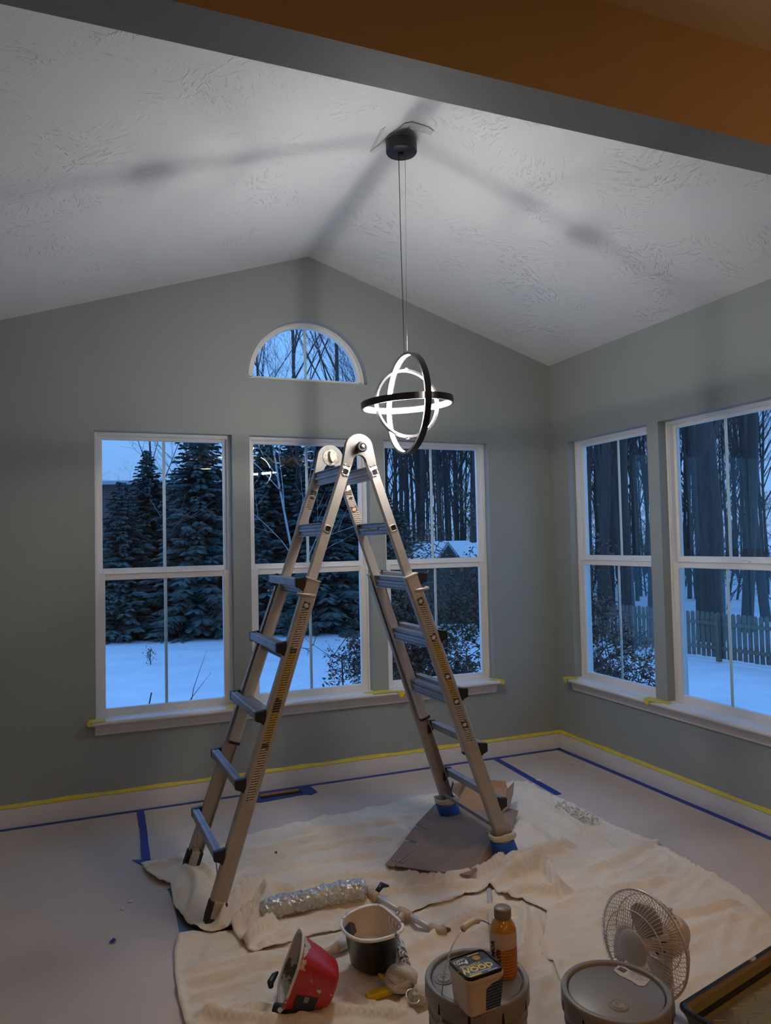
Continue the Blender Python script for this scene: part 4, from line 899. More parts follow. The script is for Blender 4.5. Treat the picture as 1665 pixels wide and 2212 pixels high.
T1 = prep(top); B1 = prep(bot); cT = sum(T1, Vector())/48; cB = sum(B1, Vector())/48
pail = thing('paint_pail', 'black plastic paint pail with a cream-coated white liner, standing upright', 'pail', (cB.x,cB.y,.022))
o0 = Vector((cB.x,cB.y,.022))
def rscale(r, c, k, dz=0): return [c+(p-c)*k+Vector((0,0,dz)) for p in r]
def lerp_ring(a, b_, t): return [p.lerp(q, t) for p, q in zip(a, b_)]
off = lambda g: [[v-o0 for v in r] for r in g]
b = MB(); b.loft(off([rscale(B1,cB,.93), rscale(B1,cB,1.0,.006), lerp_ring(B1,rscale(T1,cT,.90),.35), lerp_ring(B1,rscale(T1,cT,.90),.8), rscale(T1,cT,.93,-.012), rscale(T1,cT,.985,-.008)]), caps=(True,False), smooth=True)
b.build('body', M['pail_black'], pail)
b = MB(); b.loft(off([rscale(T1,cT,.985,-.009), rscale(T1,cT,1.02,-.006), rscale(T1,cT,1.02,.001), rscale(T1,cT,.96,.003), rscale(T1,cT,.925,-.002)]), caps=(False,False), smooth=True)
b.build('rim', M['pail_rim'], pail)
b = MB(); b.loft(off([rscale(T1,cT,.93,.0), rscale(lerp_ring(B1,T1,.72),cT.lerp(cB,.28),.88), rscale(lerp_ring(B1,T1,.40),cT.lerp(cB,.6),.84), rscale(lerp_ring(B1,T1,.38),cT.lerp(cB,.62),.02)]), caps=(False,False), smooth=True)
b.build('liner', M['pail_paint'], pail)
Rv = Vector((.928,-.373,0)); Fv = Vector((.373,.928,0))
# wavy ribs on the right hand inner wall
for k in range(5):
    pts = []
    for i in range(15):
        t = i/14; ring_ = rscale(lerp_ring(B1,T1,.50+.44*t),cT.lerp(cB,.5-.44*t),.905); j = int(len(ring_)*(.52+.0)+ (k-2)*2.2 + math.sin(t*9)*.6)
        p = ring_[j % 48]; p = p+(cT-p)*Vector((1,1,0)).length*0; c_ = Vector((cT.x,cT.y,p.z)); pts.append(p+(c_-p)*.035-o0)
    MB().tube(pts, .0022, 6).build('rib', M['pail_liner'], pail)
hp = [(-2.321, -2.051, 0.17), (-2.286, -2.008, 0.165), (-2.258, -1.977, 0.145), (-2.267, -2.031, 0.14), (-2.308, -2.099, 0.162)]
slab('black_scrape', [Vector(p)-o0+Rv*.004 for p in hp], M['pail_black'], pail, .0015)

# red pail lying tipped over
def obj_frame(o, ax, up):
    z = Vector(ax).normalized(); x = Vector(up); x = (x-z*x.dot(z)).normalized(); y = z.cross(x)
    m_ = Matrix((x,y,z)).transposed().to_4x4(); m_.translation = Vector(o); return m_
rp = thing('red_paint_pail', 'red plastic paint pail tipped on its side, crusted with dried paint', 'pail', (-2.50,-2.14,.03))
def sqring(w_, h_, z, c=.35, n=40, peak=0):
    o = []
    for i in range(n):
        a = 2*PI*i/n; x = abs(math.cos(a))**c*math.copysign(1,math.cos(a))*w_; y = abs(math.sin(a))**c*math.copysign(1,math.sin(a))*h_
        if x > w_*.8: x += peak*(1-abs(y)/h_)
        o.append(Vector((x,y,z)))
    return o
RPM = obj_frame((-0.030,-.012,.098), Rv*.93+Fv*.16+Vector((0,0,-.38)), Vector((0,0,1))+Rv*.38) @ Matrix.Scale(1.14,4)
g = lambda r: [RPM @ v for v in r]
b = MB(); b.loft([g(sqring(.083,.080,.0,.5,peak=.022)), g(sqring(.078,.076,.006,.5,peak=.014)), g(sqring(.066,.066,.07,.55,peak=.004)), g(sqring(.052,.055,.118,.6)), g(sqring(.046,.050,.125,.7))], caps=(False,True), smooth=False)
b.build('body', M['red'], rp, bevel=0)
b = MB(); b.loft([g(sqring(.083,.080,.001,.5,peak=.022)), g(sqring(.088,.085,-.003,.5,peak=.024)), g(sqring(.086,.083,-.008,.5,peak=.022)), g(sqring(.080,.077,-.004,.5,peak=.019))], caps=(False,False), smooth=True)
b.build('rim', mat('crusted_rim',(.66,.60,.55),.6,blotch=(18,.62,(.36,.03,.03)), bump=(60,.8,.004)), rp)
b = MB(); b.loft([g(sqring(.080,.077,-.003,.5,peak=.019)), g(sqring(.063,.063,.07,.55)), g(sqring(.048,.050,.112,.6))], caps=(False,True), smooth=False)
b.build('dried_lining', M['red_in'], rp)
# black label with small flag on the camera side
lb = MB(); Mlab = lambda u, v: RPM @ Vector((u, 0, v))
sgn = 1 if (RPM.to_3x3() @ Vector((0,1,0))).dot(Fv) < 0 else -1
def on_side(u, z_, e=.0018):
    t = (z_-.006)/.119; hy = .076*(1-t)+.052*t; return RPM @ Vector((u, sgn*(hy+e), z_))
slab('side_label', [on_side(-.052,.022), on_side(-.048,.082), on_side(-.012,.084), on_side(-.014,.020)], M['pail_black'], rp, .0012)
fb = MB()
for k in range(6): fb.add([on_side(-.030+k*.0028,.045,.0042), on_side(-.030+k*.0028,.058,.0042), on_side(-.0285+k*.0028,.058,.0042), on_side(-.0285+k*.0028,.045,.0042)], [(0,1,2,3)])
tag(fb.build('flag_stripes', M['red_in'], rp, recalc=False), kind='stuff')
# black strap / handle at its mouth, low
hb_ = [(-2.591, -2.162, 0.035), (-2.571, -2.175, 0.03), (-2.525, -2.194, 0.028), (-2.484, -2.198, 0.026)]
O2 = Vector((-2.50,-2.14,.03))
b = MB(); b.tube([Vector(p)-O2 for p in hb_], [.014,.019,.017,.008], 10); b.build('handle_strap', M['black'], rp)
hb2 = [(-2.594, -2.146, 0.09), (-2.592, -2.13, 0.095), (-2.575, -2.108, 0.1), (-2.559, -2.092, 0.1)]
b = MB(); b.tube([Vector(p)-O2 for p in hb2], [.008,.011,.010,.004], 10); b.build('handle_lug', M['black'], rp)

# brush lying between the pails
bp_ = [Vector(p) for p in [(-2.361, -1.942, 0.035), (-2.347, -1.935, 0.035), (-2.298, -1.911, 0.035), (-2.276, -1.9, 0.035), (-2.238, -1.883, 0.035), (-2.213, -1.873, 0.035)]]
br = thing('paint_brush', 'wooden handled paint brush with a paper band between the red and black pails', 'brush', tuple(bp_[1]*1.0))
bo = bp_[1]
MB().tube([p-bo for p in (bp_[0],bp_[1],bp_[2])], [.008,.0145,.016], 14).build('handle', M['wood'], br)
MB().tube([p-bo for p in (bp_[2],bp_[3],bp_[4])], [.0185,.021,.021], 14).build('paper_band', M['paper_label'], br)
MB().tube([bp_[4]-bo, bp_[5]-bo], [.020,.018], 14).build('bristles', M['towel'], br)

# ---------------------------------------------------------------- towel roll, sleeve, yellow tool
tw = [Vector(p) for p in [(-2.192, -2.193, 0.045), (-2.169, -2.214, 0.055), (-2.143, -2.242, 0.055), (-2.124, -2.28, 0.05)]]
tb = thing('knotted_towel', 'cream terry rag knotted in a ball beside the black pail', 'rag', (tw[1].x,tw[1].y,.03))
to = Vector((tw[1].x,tw[1].y,.03))
def blob(name, c, rx_, ry_, rz_, m, parent, amp=.18, freq=28, seed=0, n=26):
    b = MB(); prof = [(max(math.sin(PI*i/n),1e-4), -math.cos(PI*i/n)) for i in range(n+1)]; b.lathe(prof, n*2)
    o = []
    for v in b.v:
        v = Vector(v); p = Vector((v.x*rx_, v.y*ry_, v.z*rz_)); q = noise.noise((p+Vector((seed,seed*2,0)))*freq); q2 = abs(noise.noise((p+Vector((seed,3,seed)))*freq*1.3))
        o.append(tuple(p*(1+amp*q-amp*q2*1.2)+Vector(c)))
    b.v = o; return b.build(name, m, parent)
blob('knot', Vector((0,0,.022)), .050, .046, .040, M['towel'], tb, seed=1)
b = MB()
for k, (a0, r_, tilt, dz) in enumerate([(0,.045,25,.02),(1.2,.042,-30,.024),(2.2,.040,60,.022),(.6,.047,5,.012)]):
    mt = Matrix.Translation((0,0,dz)) @ Matrix.Rotation(a0,4,'Z') @ Matrix.Rotation(R(tilt),4,'X')
    MB().tube([mt @ Vector((r_*math.cos(a), r_*math.sin(a), 0)) for a in [PI*1.3*i/18 for i in range(19)]], [.006+.009*math.sin(PI*i/18) for i in range(19)], 8).build('fold', M['towel'], tb)
blob('tail', tw[3]-to+Vector((-.008,-.012,-.012)), .046, .040, .026, M['towel'], tb, amp=.3, seed=4)
rg_ = [Vector(p) for p in [(-2.173, -2.304, 0.045)]][0]-to
MB().tube([rg_+Vector((.022*math.cos(a), .022*math.sin(a), .010*math.sin(a))) for a in [2*PI*i/20 for i in range(21)]], .0028, 8, cap=False).build('metal_ring', M['steel'], tb)
sp_ = [Vector(p) for p in [(-2.1, -2.018, 0.06), (-2.107, -2.052, 0.055), (-2.129, -2.145, 0.05)]]
ss = thing('spattered_sleeve', 'grey speckled roller sleeve between black pail and towel', 'roller sleeve', tuple(sp_[2]))
MB().tube([p-sp_[2] for p in sp_], .0165, 18).build('sleeve', M['speckle'], ss)
yt = [Vector(p) for p in [(-2.299, -2.219, 0.028), (-2.29, -2.214, 0.028), (-2.207, -2.217, 0.03), (-2.194, -2.217, 0.03)]]
ys = thing('yellow_scraper', 'yellow plastic handled scraper poking out below the knotted towel', 'scraper', tuple(yt[0]))
d_ = (yt[3]-yt[0]); L_ = d_.length; mt = frame_m((0,0,0), d_, Vector((0,0,1)).cross(d_), None)
b = MB(); pf = lambda w_, h_: [(-w_,-h_),(w_,-h_),(w_,h_*.6),(w_*.7,h_),(-w_*.7,h_),(-w_,h_*.6)]
b.loft([[mt @ Vector((x_, u, v)) for u, v in pf(w_, h_)] for x_, w_, h_ in ((0,.013,.006),(.008,.016,.009),(L_*.6,.015,.009),(L_,.010,.007))]); b.build('handle', M['yellow'], ys, bevel=.001)
y2 = [Vector(p)-yt[0] for p in [(-2.228, -2.142, 0.045), (-2.225, -2.155, 0.045), (-2.214, -2.194, 0.04), (-2.205, -2.211, 0.035)]]
MB().tube(y2, [.003,.006,.008,.008], 8).build('blade_arm', M['yellow'], ys)

# ---------------------------------------------------------------- buckets
LZ = .345
def bucket(name, c, r, lbl, rotz=0):
    t = thing(name, lbl, 'bucket', (c[0], c[1], .012), (0,0,rotz)); H = LZ-.012
    b = MB(); rb = r*.84
    b.lathe([(.001,0),(rb,0),(rb+.002,.004),(rb+(r*.93-rb)*.62,H*.62),(r*.94,H*.64),(r*.94,H*.665),(r*.91,H*.675),(r*.91,H*.735),(r*.955,H*.745),(r*.955,H*.77),(r*.925,H*.78),(r*.93,H*.80),(r*.93,H*.93)], 64)
    b.build('body', M['bucket'], t)
    b = MB(); b.lathe([(r*.935,H-.050),(r*.985,H-.052),(r*1.0,H-.047),(r*1.0,H-.010),(r*.992,H-.003),(r*.975,H),(r*.90,H),(r*.888,H-.004),(r*.886,H-.016),(r*.876,H-.018),(r*.866,H-.014),(r*.862,H-.008),(r*.85,H-.007),(.001,H-.007)], 72)
    ld = b.build('lid', M['bucket'], t)
    for k in range(10):
        a = 2*PI*k/10+.3; b = MB(); m_ = Matrix.Rotation(a,4,'Z')
        b.add([m_ @ Vector(v) for v in ((r*1.0012,-.0045,H-.046),(r*1.0012,.0045,H-.046),(r*1.0012,.0020,H-.020),(r*1.0012,-.0020,H-.020))], [(0,1,2,3)]); b.build('tear_slot', M['bucket_slot'], ld, recalc=False)
    return t, ld, H
BC1 = [Vector(p) for p in [(-2.182, -2.754, 0.345)]][0]; BC2 = [Vector(p) for p in [(-1.889, -2.949, 0.345)]][0]
bk1, ld1, HB = bucket('plastic_bucket', BC1, .1365, 'grey lidded plastic bucket carrying the filler tub and orange bottle', .35)
bk2, ld2, HB = bucket('plastic_bucket', BC2, .1365, 'grey lidded plastic bucket with a barcode sticker, in front of the fan', .1)
bk1.rotation_euler = (0,0,0); bk2.rotation_euler = (0,0,0)
# raised bail on the first bucket
pv = Vector(( -.128, -.052, HB-.070)); pv2 = -pv; pv2.z = pv.z
mid = Vector((0,0,HB-.070)); e1 = pv-mid; RR = e1.length; e2 = Vector((.0,.03,.2)).normalized()*.195
bail = [mid+e1*math.cos(a)+e2*math.sin(a)**.9 if 0 < a < PI-.01 else mid+e1*math.cos(a) for a in [PI*i/40 for i in range(41)]]
bl_ = MB().tube(bail[:18], .0019, 8).build('bail_wire', M['steel'], bk1)
gp_ = bail[17:24]
MB().tube([gp_[0]]+gp_[1:], [.0085]*7, 14).build('grip', mat('bail_grip',(.66,.58,.47),.45), bk1)
MB().tube(bail[23:], .0019, 8).build('bail_wire', M['steel'], bk1)
for p in (pv, pv2): blob('bail_ear', p, .014, .014, .012, M['bucket'], bk1, amp=0, n=8)
def lid_detail(t, x, y, r_):
    mt = Matrix.Translation((x,y,HB-.0069))
    MB().lathe([(r_,.0),(r_*.97,.0025),(r_*.88,.003),(r_*.84,.0005),(r_*.70,.0005),(r_*.66,.004),(r_*.35,.0045),(r_*.30,.002),(.0005,.002)], 32, mt).build('spout_plug', mat('plug_plastic',(.27,.25,.23),.5,blotch=(40,.6,(.4,.36,.3))), t)
lid_detail(bk1, -.082, .030, .026)
pp = [Vector(p) for p in [(-1.92, -2.999, 0.34)]][0]-BC2
lid_detail(bk2, pp.x, pp.y, .024)
pp = [Vector(p) for p in [(-1.892, -2.947, 0.34)]][0]-BC2
MB().lathe([(.016,0),(.012,.0016),(.004,.0006),(.0005,.0004)], 20, Matrix.Translation((pp.x,pp.y,HB-.0072))).build('gate_mark', M['bucket'], bk2)
# barcode sticker
st = [Vector(p) for p in [(-1.802, -2.855, 0.339), (-1.834, -2.872, 0.339), (-1.835, -2.897, 0.339), (-1.824, -2.927, 0.339), (-1.822, -2.953, 0.339), (-1.808, -2.961, 0.339), (-1.775, -2.945, 0.339), (-1.779, -2.934, 0.339), (-1.792, -2.907, 0.339), (-1.796, -2.873, 0.339)]]
sb_ = MB(); o_ = st[0]; sb_.add([p-Vector((BC2.x,BC2.y,.012)) for p in st], [tuple(range(10))]); stk = sb_.build('barcode_sticker', M['paper_label'], bk2, solid=.0004, recalc=False)
stk.data.materials[0] = M['paper_label']
o1 = Vector((BC2.x,BC2.y,.012)); A_ = st[0]; Bx = (st[5]-st[1]).normalized(); By = Vector((0,0,1)).cross(Bx)
tl = (st[0]+st[1])/2; 
b = MB()
for k in range(12):
    x_ = .006+.0019*k; w__ = .0006+.0006*(k*7%3); p = tl+Bx*x_*1.0; q = [p-By*.009-o1, p+Bx*w__-By*.009-o1, p+Bx*w__+By*.009-o1, p+By*.009-o1]
    b.add([v+Vector((0,0,.0009)) for v in q], [(0,1,2,3)])
tag(b.build('barcode', M['txt_black'], stk, recalc=False), kind='stuff')
b = MB()
for j in range(7):
    for k in range(9):
        if random.random() < .35: continue
        p = tl+Bx*(.034+.0062*k)-By*(.010-.0034*j)-Bx*0; w__ = random.uniform(.002,.005)
        if k > 7 and j < 2: continue
        b.add([v-o1+Vector((0,0,.0009)) for v in (p, p+Bx*w__, p+Bx*w__+By*.0012, p+By*.0012)], [(0,1,2,3)])
tag(b.build('small_print', M['txt_black'], stk, recalc=False), kind='stuff')

# ---------------------------------------------------------------- filler tub
TT = [Vector(p) for p in [(-2.295, -2.805, 0.44), (-2.19, -2.796, 0.44), (-2.173, -2.894, 0.44), (-2.284, -2.904, 0.44)]]
cT2 = sum(TT, Vector())/4; ex = (TT[2]-TT[3]).normalized(); ey = Vector((0,0,1)).cross(ex)     # ex: left front to right
wx = ((TT[2]-TT[3]).length+(TT[1]-TT[0]).length)/4; wy = ((TT[1]-TT[2]).length+(TT[0]-TT[3]).length)/4
tub = thing('filler_tub', 'square white filler tub with black printed lid on the left bucket', 'tub', (cT2.x, cT2.y, LZ-.0065))
TM = Matrix((ex, ey, Vector((0,0,1)))).transposed().to_4x4()
def rr(w_, h_, r_, z, n=6):
    o = []
    for cx_, cy_, a0 in ((w_-r_,h_-r_,0),(-w_+r_,h_-r_,PI/2),(-w_+r_,-h_+r_,PI),(w_-r_,-h_+r_,1.5*PI)):
        for i in range(n+1): a = a0+PI/2*i/n; o.append(TM @ Vector((cx_+r_*math.cos(a), cy_+r_*math.sin(a), z)))
    return o
HT = .440-LZ+.004
b = MB(); b.loft([rr(wx*.83,wy*.83,.012,0), rr(wx*.84,wy*.84,.013,.004), rr(wx*.96,wy*.96,.014,HT-.020), rr(wx*1.02,wy*1.02,.015,HT-.019), rr(wx*1.02,wy*1.02,.015,HT-.009)], caps=(True,True)); b.build('body', M['tub'], tub, bevel=.0012)
b = MB(); b.loft([rr(wx*.99,wy*.99,.016,HT-.009), rr(wx*1.0,wy*1.0,.016,HT-.004), rr(wx*.98,wy*.98,.015,HT), rr(wx*.93,wy*.93,.013,HT), rr(wx*.92,wy*.92,.012,HT-.003)], caps=(True,True)); tl_ = b.build('lid', M['tub_lid'], tub)
zt_ = HT-.0026
def on_lid(name, u0, u1, v0, v1, m, dz=0, par=None):
    b = MB(); b.add([TM @ Vector((wx*u, wy*v, zt_+dz)) for u, v in ((u0,v0),(u1,v0),(u1,v1),(u0,v1))], [(0,1,2,3)]); return b.build(name, m, par or tl_, recalc=False)
on_lid('print_panel', -.85, .82, -.86, .16, mat('blue_print_panel',(.03,.09,.24),.4,var=(30,(.015,.03,.10))), .0001)
TL = lambda u, v, dz=.0003: TM @ Matrix.Translation((wx*u, wy*v, zt_+dz))
text('print_text', 'Plastic', wx*.42, TL(-.25,-.02), M['txt_yellow'], tl_)
text('print_text', 'WOOD', wx*.50, TL(-.15,-.38), M['txt_yellow'], tl_, bold=.0008)
on_lid('print_strip', -.7, .45, -.68, -.63, M['txt_white'], .0003)
on_lid('print_strip', -.8, -.15, -.84, -.74, M['txt_yellow'], .0003)
on_lid('print_strip', .2, .7, -.82, -.77, M['txt_white'], .0003)
text('print_text', 'DAP', wx*.30, TL(-.52,.50,.0006), M['tub_lid'], tl_, bold=.0006)
b = MB(); b.add([TL(-.52,.50) @ Vector((wx*u, wx*v, 0)) for u, v in ((-.30,.16),(-.34,-.02),(-.26,-.16),(.10,-.16),(.22,-.30),(.30,-.16),(.34,.02),(.30,.18))], [tuple(range(8))]); b.build('logo_plate', M['txt_white'], tl_, recalc=False)
b = MB(); b.lathe([(wx*.20,0),(wx*.20,.0004),(.0005,.0005)], 28, TL(.30,.42)); b.build('gold_seal', M['gold'], tl_)
on_lid('print_strip', .0, .62, .72, .82, M['gold'], .0003)
b = MB(); side = [TM @ Vector(v) for v in ((-wx*.0,-wy*.850,.006),(wx*.78,-wy*.850,.006),(wx*.90,-wy*.962,HT-.024),(wx*.3,-wy*.955,HT-.030),(-wx*.02,-wy*.94,HT-.040))]
sdl = b.add([v-ey*.0008 for v in side], [(0,1,2,3,4)]).build('side_label', M['print_navy'], tub, recalc=False)

# ---------------------------------------------------------------- drink bottle
BB = [Vector(p) for p in [(-2.107, -2.768, 0.338)]][0]
bt = thing('drink_bottle', 'orange drink bottle with a grey cap on the left bucket lid', 'bottle', tuple(BB), (0,0,0))
rb_ = .036; K = .172/.178
pr_ = [(.0005,.002),(rb_*.8,.0),(rb_*.96,.006),(rb_,.014),(rb_*.985,.05),(rb_,.085),(rb_*1.01,.112),(rb_*.98,.124),(rb_*.84,.138),(rb_*.62,.150),(rb_*.52,.156),(rb_*.52,.160)]
MB().lathe([(r_, z*K) for r_, z in pr_[:6]], 36).build('lower_body', M['print_bottle'], bt)
MB().lathe([(r_, z*K) for r_, z in pr_[7:]], 36).build('shoulder', M['bottle_top'], bt)
MB().lathe([(r_*1.003, z*K) for r_, z in pr_[5:8]], 36).build('upper_body', M['bottle_label'], bt)
MB().lathe([(rb_*.60,.154*K),(rb_*.64,.158*K),(rb_*.63,.178*K),(rb_*.58,.181*K),(.0005,.181*K)], 36).build('cap', M['cap'], bt)
# pale wrap covering the left of the body, with the name running up it
vd = (Vector((-3.13,-4.54,0))-Vector((BB.x,BB.y,0))).normalized(); a0 = math.atan2(vd.y, vd.x)
b = MB(); n = 14; A0 = a0-R(100); A1 = a0-R(2)
rows = [(.008,1.006),(.03,1.008),(.055,1.0),(.085,1.014),(.112,1.022),(.122,1.0)]
lab_v = []
for zz, k_ in rows:
    for i in range(n+1):
        e_ = A1-R(26)*math.sin(zz*42) if zz > .01 else A1-R(40)
        a = A0+(e_-A0)*i/n; lab_v.append((rb_*k_*math.cos(a), rb_*k_*math.sin(a), zz*K))
b.add(lab_v, [(j*(n+1)+i, j*(n+1)+i+1, (j+1)*(n+1)+i+1, (j+1)*(n+1)+i) for j in range(len(rows)-1) for i in range(n)], True); b.build('wrap_label', M['bottle_label'], bt, recalc=False)
def bent_text(s_, size, ang, z, m, rad=1.035):
    o = text('label_text', s_, size, Matrix.Identity(4), m, bt, .0001, bold=.0006)
    for v in o.data.vertices:
        x_, y_ = v.co.x, v.co.y; a = ang - (-y_)/rb_*1.0*-1*-1; a = ang-y_/rb_
        v.co = Vector((rb_*rad*math.cos(a), rb_*rad*math.sin(a), z+x_))
    return o
bent_text('ARMOR', .019, a0-R(48), .066, M['txt_black'])
bent_text('LYTE', .014, a0-R(20), .066, M['txt_black'])

# ---------------------------------------------------------------- desk fan
FC = Vector((-1.605,-2.720,.285)); AX = Vector((-.97,-.20,.06)).normalized()
fan = thing('desk_fan', 'white desk fan with a round wire cage behind the right bucket', 'fan', (-1.53,-2.70,.012))
fo_ = Vector((-1.53,-2.70,.012))
FM = obj_frame(FC-fo_, AX, (0,0,1)) @ Matrix.Scale(.78,4)         # z = axis, towards the front
RC = .190
def fpt(r_, a, z): return FM @ Vector((r_*math.cos(a), r_*math.sin(a), z))
nw = 72
for k in range(nw):
    a = 2*PI*k/nw
    MB().tube([fpt(.062,a+.20,.062),fpt(.10,a+.12,.060),fpt(.150,a+.04,.048),fpt(.180,a,.025),fpt(RC,a,.002)], .0012, 4, cap=False).build('cage_wire', M['wire'], fan)
for k in range(60):
    a = 2*PI*k/60+.04
    MB().tube([fpt(.055,a,-.082),fpt(.12,a,-.074),fpt(.170,a,-.042),fpt(RC-.001,a,-.004)], .0012, 4, cap=False).build('rear_wire', M['wire'], fan)
def hoop(r_, z, w_, nm='cage_hoop'): MB().tube([fpt(r_,2*PI*i/64,z) for i in range(65)], w_, 6, cap=False).build(nm, M['wire'], fan)
hoop(RC,.0,.0042,'cage_rim'); hoop(.130,.055,.0016); hoop(.062,.062,.002); hoop(.165,-.046,.0016); hoop(.11,-.076,.0016)
MB().lathe([(.0005,.070),(.040,.069),(.060,.066),(.064,.062),(.060,.058)], 40, FM).build('badge', M['fan_blade'], fan)
MB().lathe([(.0005,.040),(.022,.038),(.030,.030),(.032,-.02),(.0005,-.025)], 28, FM).build('hub', M['fan_white'], fan)
for k in range(3):
    a0_ = 2*PI*k/3+R(96); b = MB(); rows = []
    for i in range(9):
        r_ = .028+(.150-.028)*i/8; hw = [.22,.42,.60,.66,.66,.62,.54,.42,.22][i]*.95; sw = .35*i/8
        rows.append([FM @ Vector((r_*math.cos(a0_+sw+hw*(j/8*2-1)), r_*math.sin(a0_+sw+hw*(j/8*2-1)), .006+.024*(j/8*2-1)*(1-.35*i/8))) for j in range(9)])
    vs = [v for r_ in rows for v in r_]; b.add(vs, [(i*9+j, i*9+j+1, (i+1)*9+j+1, (i+1)*9+j) for i in range(8) for j in range(8)], True); b.build('blade', M['fan_blade'], fan, solid=.0018, recalc=False)
MB().lathe([(.0005,-.03),(.060,-.075),(.078,-.092),(.080,-.14),(.074,-.18),(.056,-.212),(.026,-.226),(.0005,-.228)], 36, FM).build('motor_housing', M['fan_white'], fan)
for k in range(9):
    a = 2*PI*k/9; b = MB(); b.tube([fpt(.038,a,-.0545),fpt(.054,a,-.068)], .0028, 6); b.build('vent_slot', M['bucket_slot'], fan)
kp = FM @ Vector((.074,0,-.16)); MB().tube([kp, kp+FM.to_3x3() @ Vector((.016,0,0)), kp+FM.to_3x3() @ Vector((.020,0,0))], [.006,.006,.009], 14).build('swing_knob', M['fan_white'], fan)
nk = FM @ Vector((-.05,0,-.14)); fb_ = Vector((nk.x,nk.y,0))
MB().tube([nk, Vector((nk.x,nk.y,.14)), Vector((nk.x,nk.y,.03))], [.017,.015,.020], 20).build('neck', M['fan_white'], fan)
MB().lathe([(.0005,.034),(.05,.032),(.10,.020),(.118,.006),(.118,.0),(.0005,.0)], 40, Matrix.Translation((nk.x,nk.y,0))).build('base', M['fan_white'], fan)

# ---------------------------------------------------------------- paint tray
TZ = .16
tp = [Vector(p) for p in [(-1.588, -2.823, 0.16), (-1.072, -2.702, 0.16)]]; tx = (tp[1]-tp[0]).normalized(); ty = Vector((tx.y,-tx.x,0))   # ty towards the camera side
if ty.dot(Vector((-.3,-1,0))) < 0: ty = -ty
tr = thing('paint_tray', 'large black paint tray lined with dried tan paint, beside the right bucket', 'paint tray', (tp[0].x,tp[0].y,.012))
TRM = Matrix((tx, ty, Vector((0,0,1)))).transposed().to_4x4()
Wt, Lt = (tp[1]-tp[0]).length*1.15, .34; H_ = TZ-.012
def tring(ins, z, r_=.03, n=6, slope=0):
    o = []
    x0_, x1_, y0_, y1_ = ins, Wt-ins, ins, Lt-ins
    for cx_, cy_, a0_ in ((x1_-r_,y1_-r_,0),(x0_+r_,y1_-r_,PI/2),(x0_+r_,y0_+r_,PI),(x1_-r_,y0_+r_,1.5*PI)):
        for i in range(n+1): a = a0_+PI/2*i/n; x_ = cx_+r_*math.cos(a); y_ = cy_+r_*math.sin(a); o.append(TRM @ Vector((x_, y_, z+slope*(x_/Wt))))
    return o
b = MB(); b.loft([tring(.035,.0), tring(.012,H_-.03), tring(.004,H_-.012), tring(.0,H_-.008), tring(.0,H_), tring(.006,H_+.002), tring(.014,H_)], caps=(True,False)); b.build('shell', M['tray'], tr, bevel=.0015)
b = MB(); b.loft([tring(.013,H_), tring(.022,H_-.010), tring(.030,H_-.030)], caps=(False,False)); b.build('spattered_wall', M['tray_tan'], tr)
b = MB(); b.loft([tring(.030,H_-.030), tring(.034,H_-.048)], caps=(False,False)); b.build('crusted_band', mat('black_crust',(.012,.011,.010),.4,blotch=(30,.62,(.3,.22,.1))), tr)
b = MB(); b.loft([tring(.033,H_-.046), tring(.040,H_-.056)], caps=(False,True)); b.build('grid_floor', mat('tan_grid',(.20,.155,.06),.45,var=(4,(.15,.12,.05))), tr)
b = MB(); zf = H_-.0555
for i in range(9):
    for j in range(6):
        cx_ = .07+i*.062; cy_ = .062+j*.046
        if cx_ > Wt-.07 or cy_ > Lt-.06: continue
        s_ = 1 if i % 2 else -1
        p0 = Vector((cx_-.026, cy_-.010*s_, zf)); p1 = Vector((cx_, cy_+.010*s_, zf)); p2 = Vector((cx_+.030, cy_+.010*s_-.016*s_, zf))
        for a, c_ in ((p0,p1),(p1,p2)):
            d__ = (c_-a).normalized(); m_ = frame_m(a, d__, Vector((0,0,1)).cross(d__), None)
            b.add([TRM @ (m_ @ Vector(v)) for v in ((0,-.002,0),((c_-a).length,-.002,0),((c_-a).length,.002,0),(0,.002,0),(0,0,.0022),((c_-a).length,0,.0022))], [(0,1,5,4),(3,4,5,2)])
tag(b.build('herringbone_ridges', mat('tan_grid_ridge',(.26,.21,.10),.4), tr), kind='stuff')

# ---------------------------------------------------------------- small things on the floor
sk = [Vector(p) for p in [(-1.576, -1.745, 0.03), (-1.675, -1.922, 0.03), (-1.762, -2.087, 0.03)]]
tag(MB().tube(sk, .0095, 12).build('pole_end', mat('white_stick',(.55,.50,.44),.5)), 'pale thin pole poking out from under the drop cloth edge', 'pole')
def scrap(name, p, s_, m, lbl, cat, amp=.35, flat_=.25, n=9, group=None):
    b = MB(); vs = []
    t_ = [Vector((math.cos(2*PI*i/n)*s_*random.uniform(.6,1.1), math.sin(2*PI*i/n)*s_*random.uniform(.45,.9), random.uniform(0,1)*s_*flat_+.0005)) for i in range(n)]
    o = thing_mesh = b.add(t_+[Vector((0,0,s_*flat_*1.2))], [(i,(i+1)%n,n) for i in range(n)]).build(name, m, None, solid=.001); o.location = p; o.rotation_euler = (0,0,random.random()*6)
    return tag(o, lbl, cat, group)
Z_ = [(-3.043, -1.467, 0.003), (-3.168, -0.884, 0.003), (-3.241, -0.951, 0.003), (-2.964, -1.156, 0.003), (-2.997, -1.21, 0.003), (-0.184, -0.318, 0.003), (-0.159, -0.365, 0.003), (-2.305, -1.007, 0.003), (-3.128, -0.439, 0.003), (-0.599, -0.631, 0.003)]
scrap('tape_scrap', Z_[0], .016, M['blue_tape'], 'small crumpled dark blue tape scrap on the left floor paper', 'scrap', flat_=.5)
scrap('paper_fleck', Z_[1], .005, M['debris'], 'tiny white fleck on the left floor paper, nearer the wall', 'scrap')
